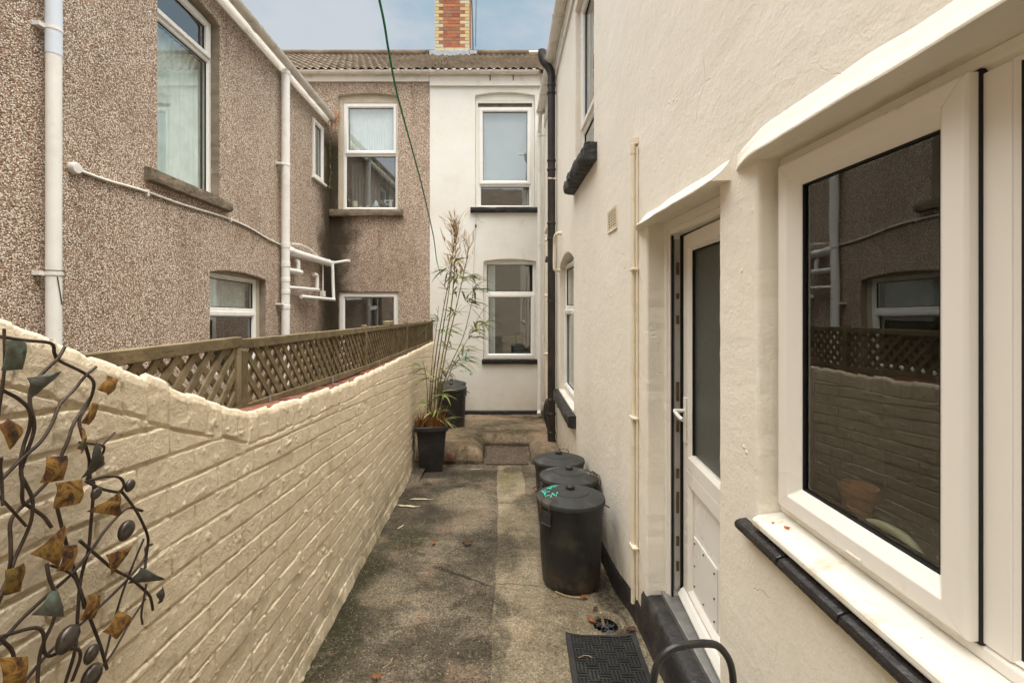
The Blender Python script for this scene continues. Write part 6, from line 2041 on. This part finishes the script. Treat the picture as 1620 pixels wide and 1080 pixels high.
mb.tube(smooth_path([(XR + 0.165, 1.16, 1.245), (XR + 0.165, 1.11, 1.262), (XR + 0.165, 1.05, 1.262), (XR + 0.165, 1.01, 1.240), (XR + 0.165, 1.0, 1.21)], 6), [0.004] + [0.011] * 22 + [0.014, 0.014], 10)
tag(mb.build('brush_handle', 'pale_green_plastic', smooth=60), 'curved pale green plastic handle lying inside the kitchen window', 'brush')

# ------------------------------------------------------------------ litter on the ground
def dead(x, y, rot, sz, mat, label, z0=None, name='fallen_leaf'):
    mb = MB()
    r7 = random.Random(int(x * 1000 + y * 77))
    P = []
    N = 6
    z = float(ground_z(x, y)) + 0.016 if z0 is None else z0
    for i in range(N):
        for j in range(N):
            u, v = i / (N - 1) - 0.5, j / (N - 1) - 0.5
            wdt = max(0.08, math.sin(math.pi * (i + 0.3) / (N - 0.4)))
            a, b2 = u * sz, v * sz * 0.55 * wdt
            P.append((x + a * math.cos(rot) - b2 * math.sin(rot), y + a * math.sin(rot) + b2 * math.cos(rot), z + sz * 0.5 * (v * v + 0.5 * u * u) + r7.uniform(-0.002, 0.002)))
    mb.add(P, [(i * N + j, (i + 1) * N + j, (i + 1) * N + j + 1, i * N + j + 1) for i in range(N - 1) for j in range(N - 1)])
    q = Vector(P[N // 2])
    mb.tube([q, q + Vector((-math.cos(rot), -math.sin(rot), 0.02)) * sz * 0.4], 0.0012, 4)
    return tag(mb.build(name, mat, fixn=False, smooth=180), label, 'leaf', 'fallen leaves on the concrete')


dead(0.50, 2.83, 0.3, 0.055, 'dead_leaf', 'orange brown dry leaf at the foot of the nearest dustbin')
dead(0.545, 2.70, 0.9, 0.045, 'brown_leaf', 'dark brown leaf between the nearest dustbin and the drain')
dead(0.495, 2.585, 2.2, 0.06, 'dead_leaf', 'orange leaf curled on the rim of the drain gully')
dead(-0.29, 3.62, 0.4, 0.085, 'brown_leaf', 'dark crumpled leaf on the dark concrete in mid alley')
dead(-0.56, 3.62, 1.4, 0.055, 'dead_leaf', 'small reddish leaf on the concrete near the painted wall')
dead(-0.60, 2.14, 0.2, 0.05, 'dead_leaf', 'small orange leaf at the foot of the painted wall')
dead(0.70, 2.50, 0.3, 0.06, 'brown_leaf', 'brown leaf caught between doormat corner and doorstep')
r8 = random.Random(31)
mb = MB()
for k in range(26):
    x, y = 0.2 + r8.uniform(-0.25, 0.42), 8.3 + r8.uniform(-0.15, 0.15)
    a = r8.uniform(0, 3.14)
    s = r8.uniform(0.012, 0.035)
    mb.add([(x + s * math.cos(a + q), y + s * 0.7 * math.sin(a + q), -0.283 + 0.012 * math.sin(q * 2 + k)) for q in (0, 1.3, 2.6, 3.9, 5.2)], [(0, 1, 2, 3, 4)])
struct(tag(mb.build('leaf_litter', 'brown_leaf'), 'scattered dark leaf crumbs on the landing by the rear wall', 'leaf litter'), 'stuff')


def stick(pts, r, mat, label):
    return tag(MB().tube(smooth_path(pts, 5), r, 6).build('twig', mat, smooth=60), label, 'twig')


g = lambda x, y, dz=0.016: (x, y, float(ground_z(x, y)) + dz)
stick([g(0.33, 2.90), g(0.40, 2.845), g(0.49, 2.825)], 0.0035, 'twig', 'thin pale twig along the base of the nearest dustbin')
stick([(0.565, 2.57, gz + 0.002), (0.55, 2.575, gz + 0.07)], 0.0075, 'twig', 'pale wooden stick poking up from the drain gully')
stick([g(-0.585, 2.20), g(-0.56, 2.235), g(-0.555, 2.27)], 0.0022, 'twig', 'tiny twig on dark concrete near the painted wall')
stick([g(0.37, 2.26, 0.026), g(0.41, 2.275, 0.028), g(0.44, 2.262, 0.026)], 0.0016, 'twig', 'fine straw lying on the doormat')


def splash(cx, cy, ln, wd, rot, label, seed):
    r9 = random.Random(seed)
    n = 26
    P = []
    for k in range(n):
        a = 2 * math.pi * k / n
        q = 1 + r9.uniform(-0.35, 0.35)
        x, y = ln * math.cos(a) * q, wd * math.sin(a) * q
        X, Y = cx + x * math.cos(rot) - y * math.sin(rot), cy + x * math.sin(rot) + y * math.cos(rot)
        P.append((X, Y, float(ground_z(X, Y)) + 0.0115 + (float(fbm(X * 1.7, Y * 1.7, 11, 3)) - 0.45) * 0.022))
    c = (cx, cy, float(ground_z(cx, cy)) + 0.012 + (float(fbm(cx * 1.7, cy * 1.7, 11, 3)) - 0.45) * 0.022)
    return tag(MB().add(P + [c], [(k, (k + 1) % n, n) for k in range(n)]).build('paint_splash', 'paint_splash', fixn=False), label, 'paint mark', 'paint marks on the concrete')


splash(-0.955, 4.52, 0.115, 0.022, -0.25, 'larger cream paint splash on the concrete by the painted wall', 1)
splash(-0.86, 4.72, 0.10, 0.018, -0.1, 'thin cream paint streak behind the larger splash', 2)
splash(-0.90, 3.98, 0.05, 0.008, 1.2, 'tiny cream paint drip in front of the larger splash', 3)
splash(-0.36, 5.92, 0.10, 0.012, 0.15, 'faint pale paint streak at the edge of the landing', 4)
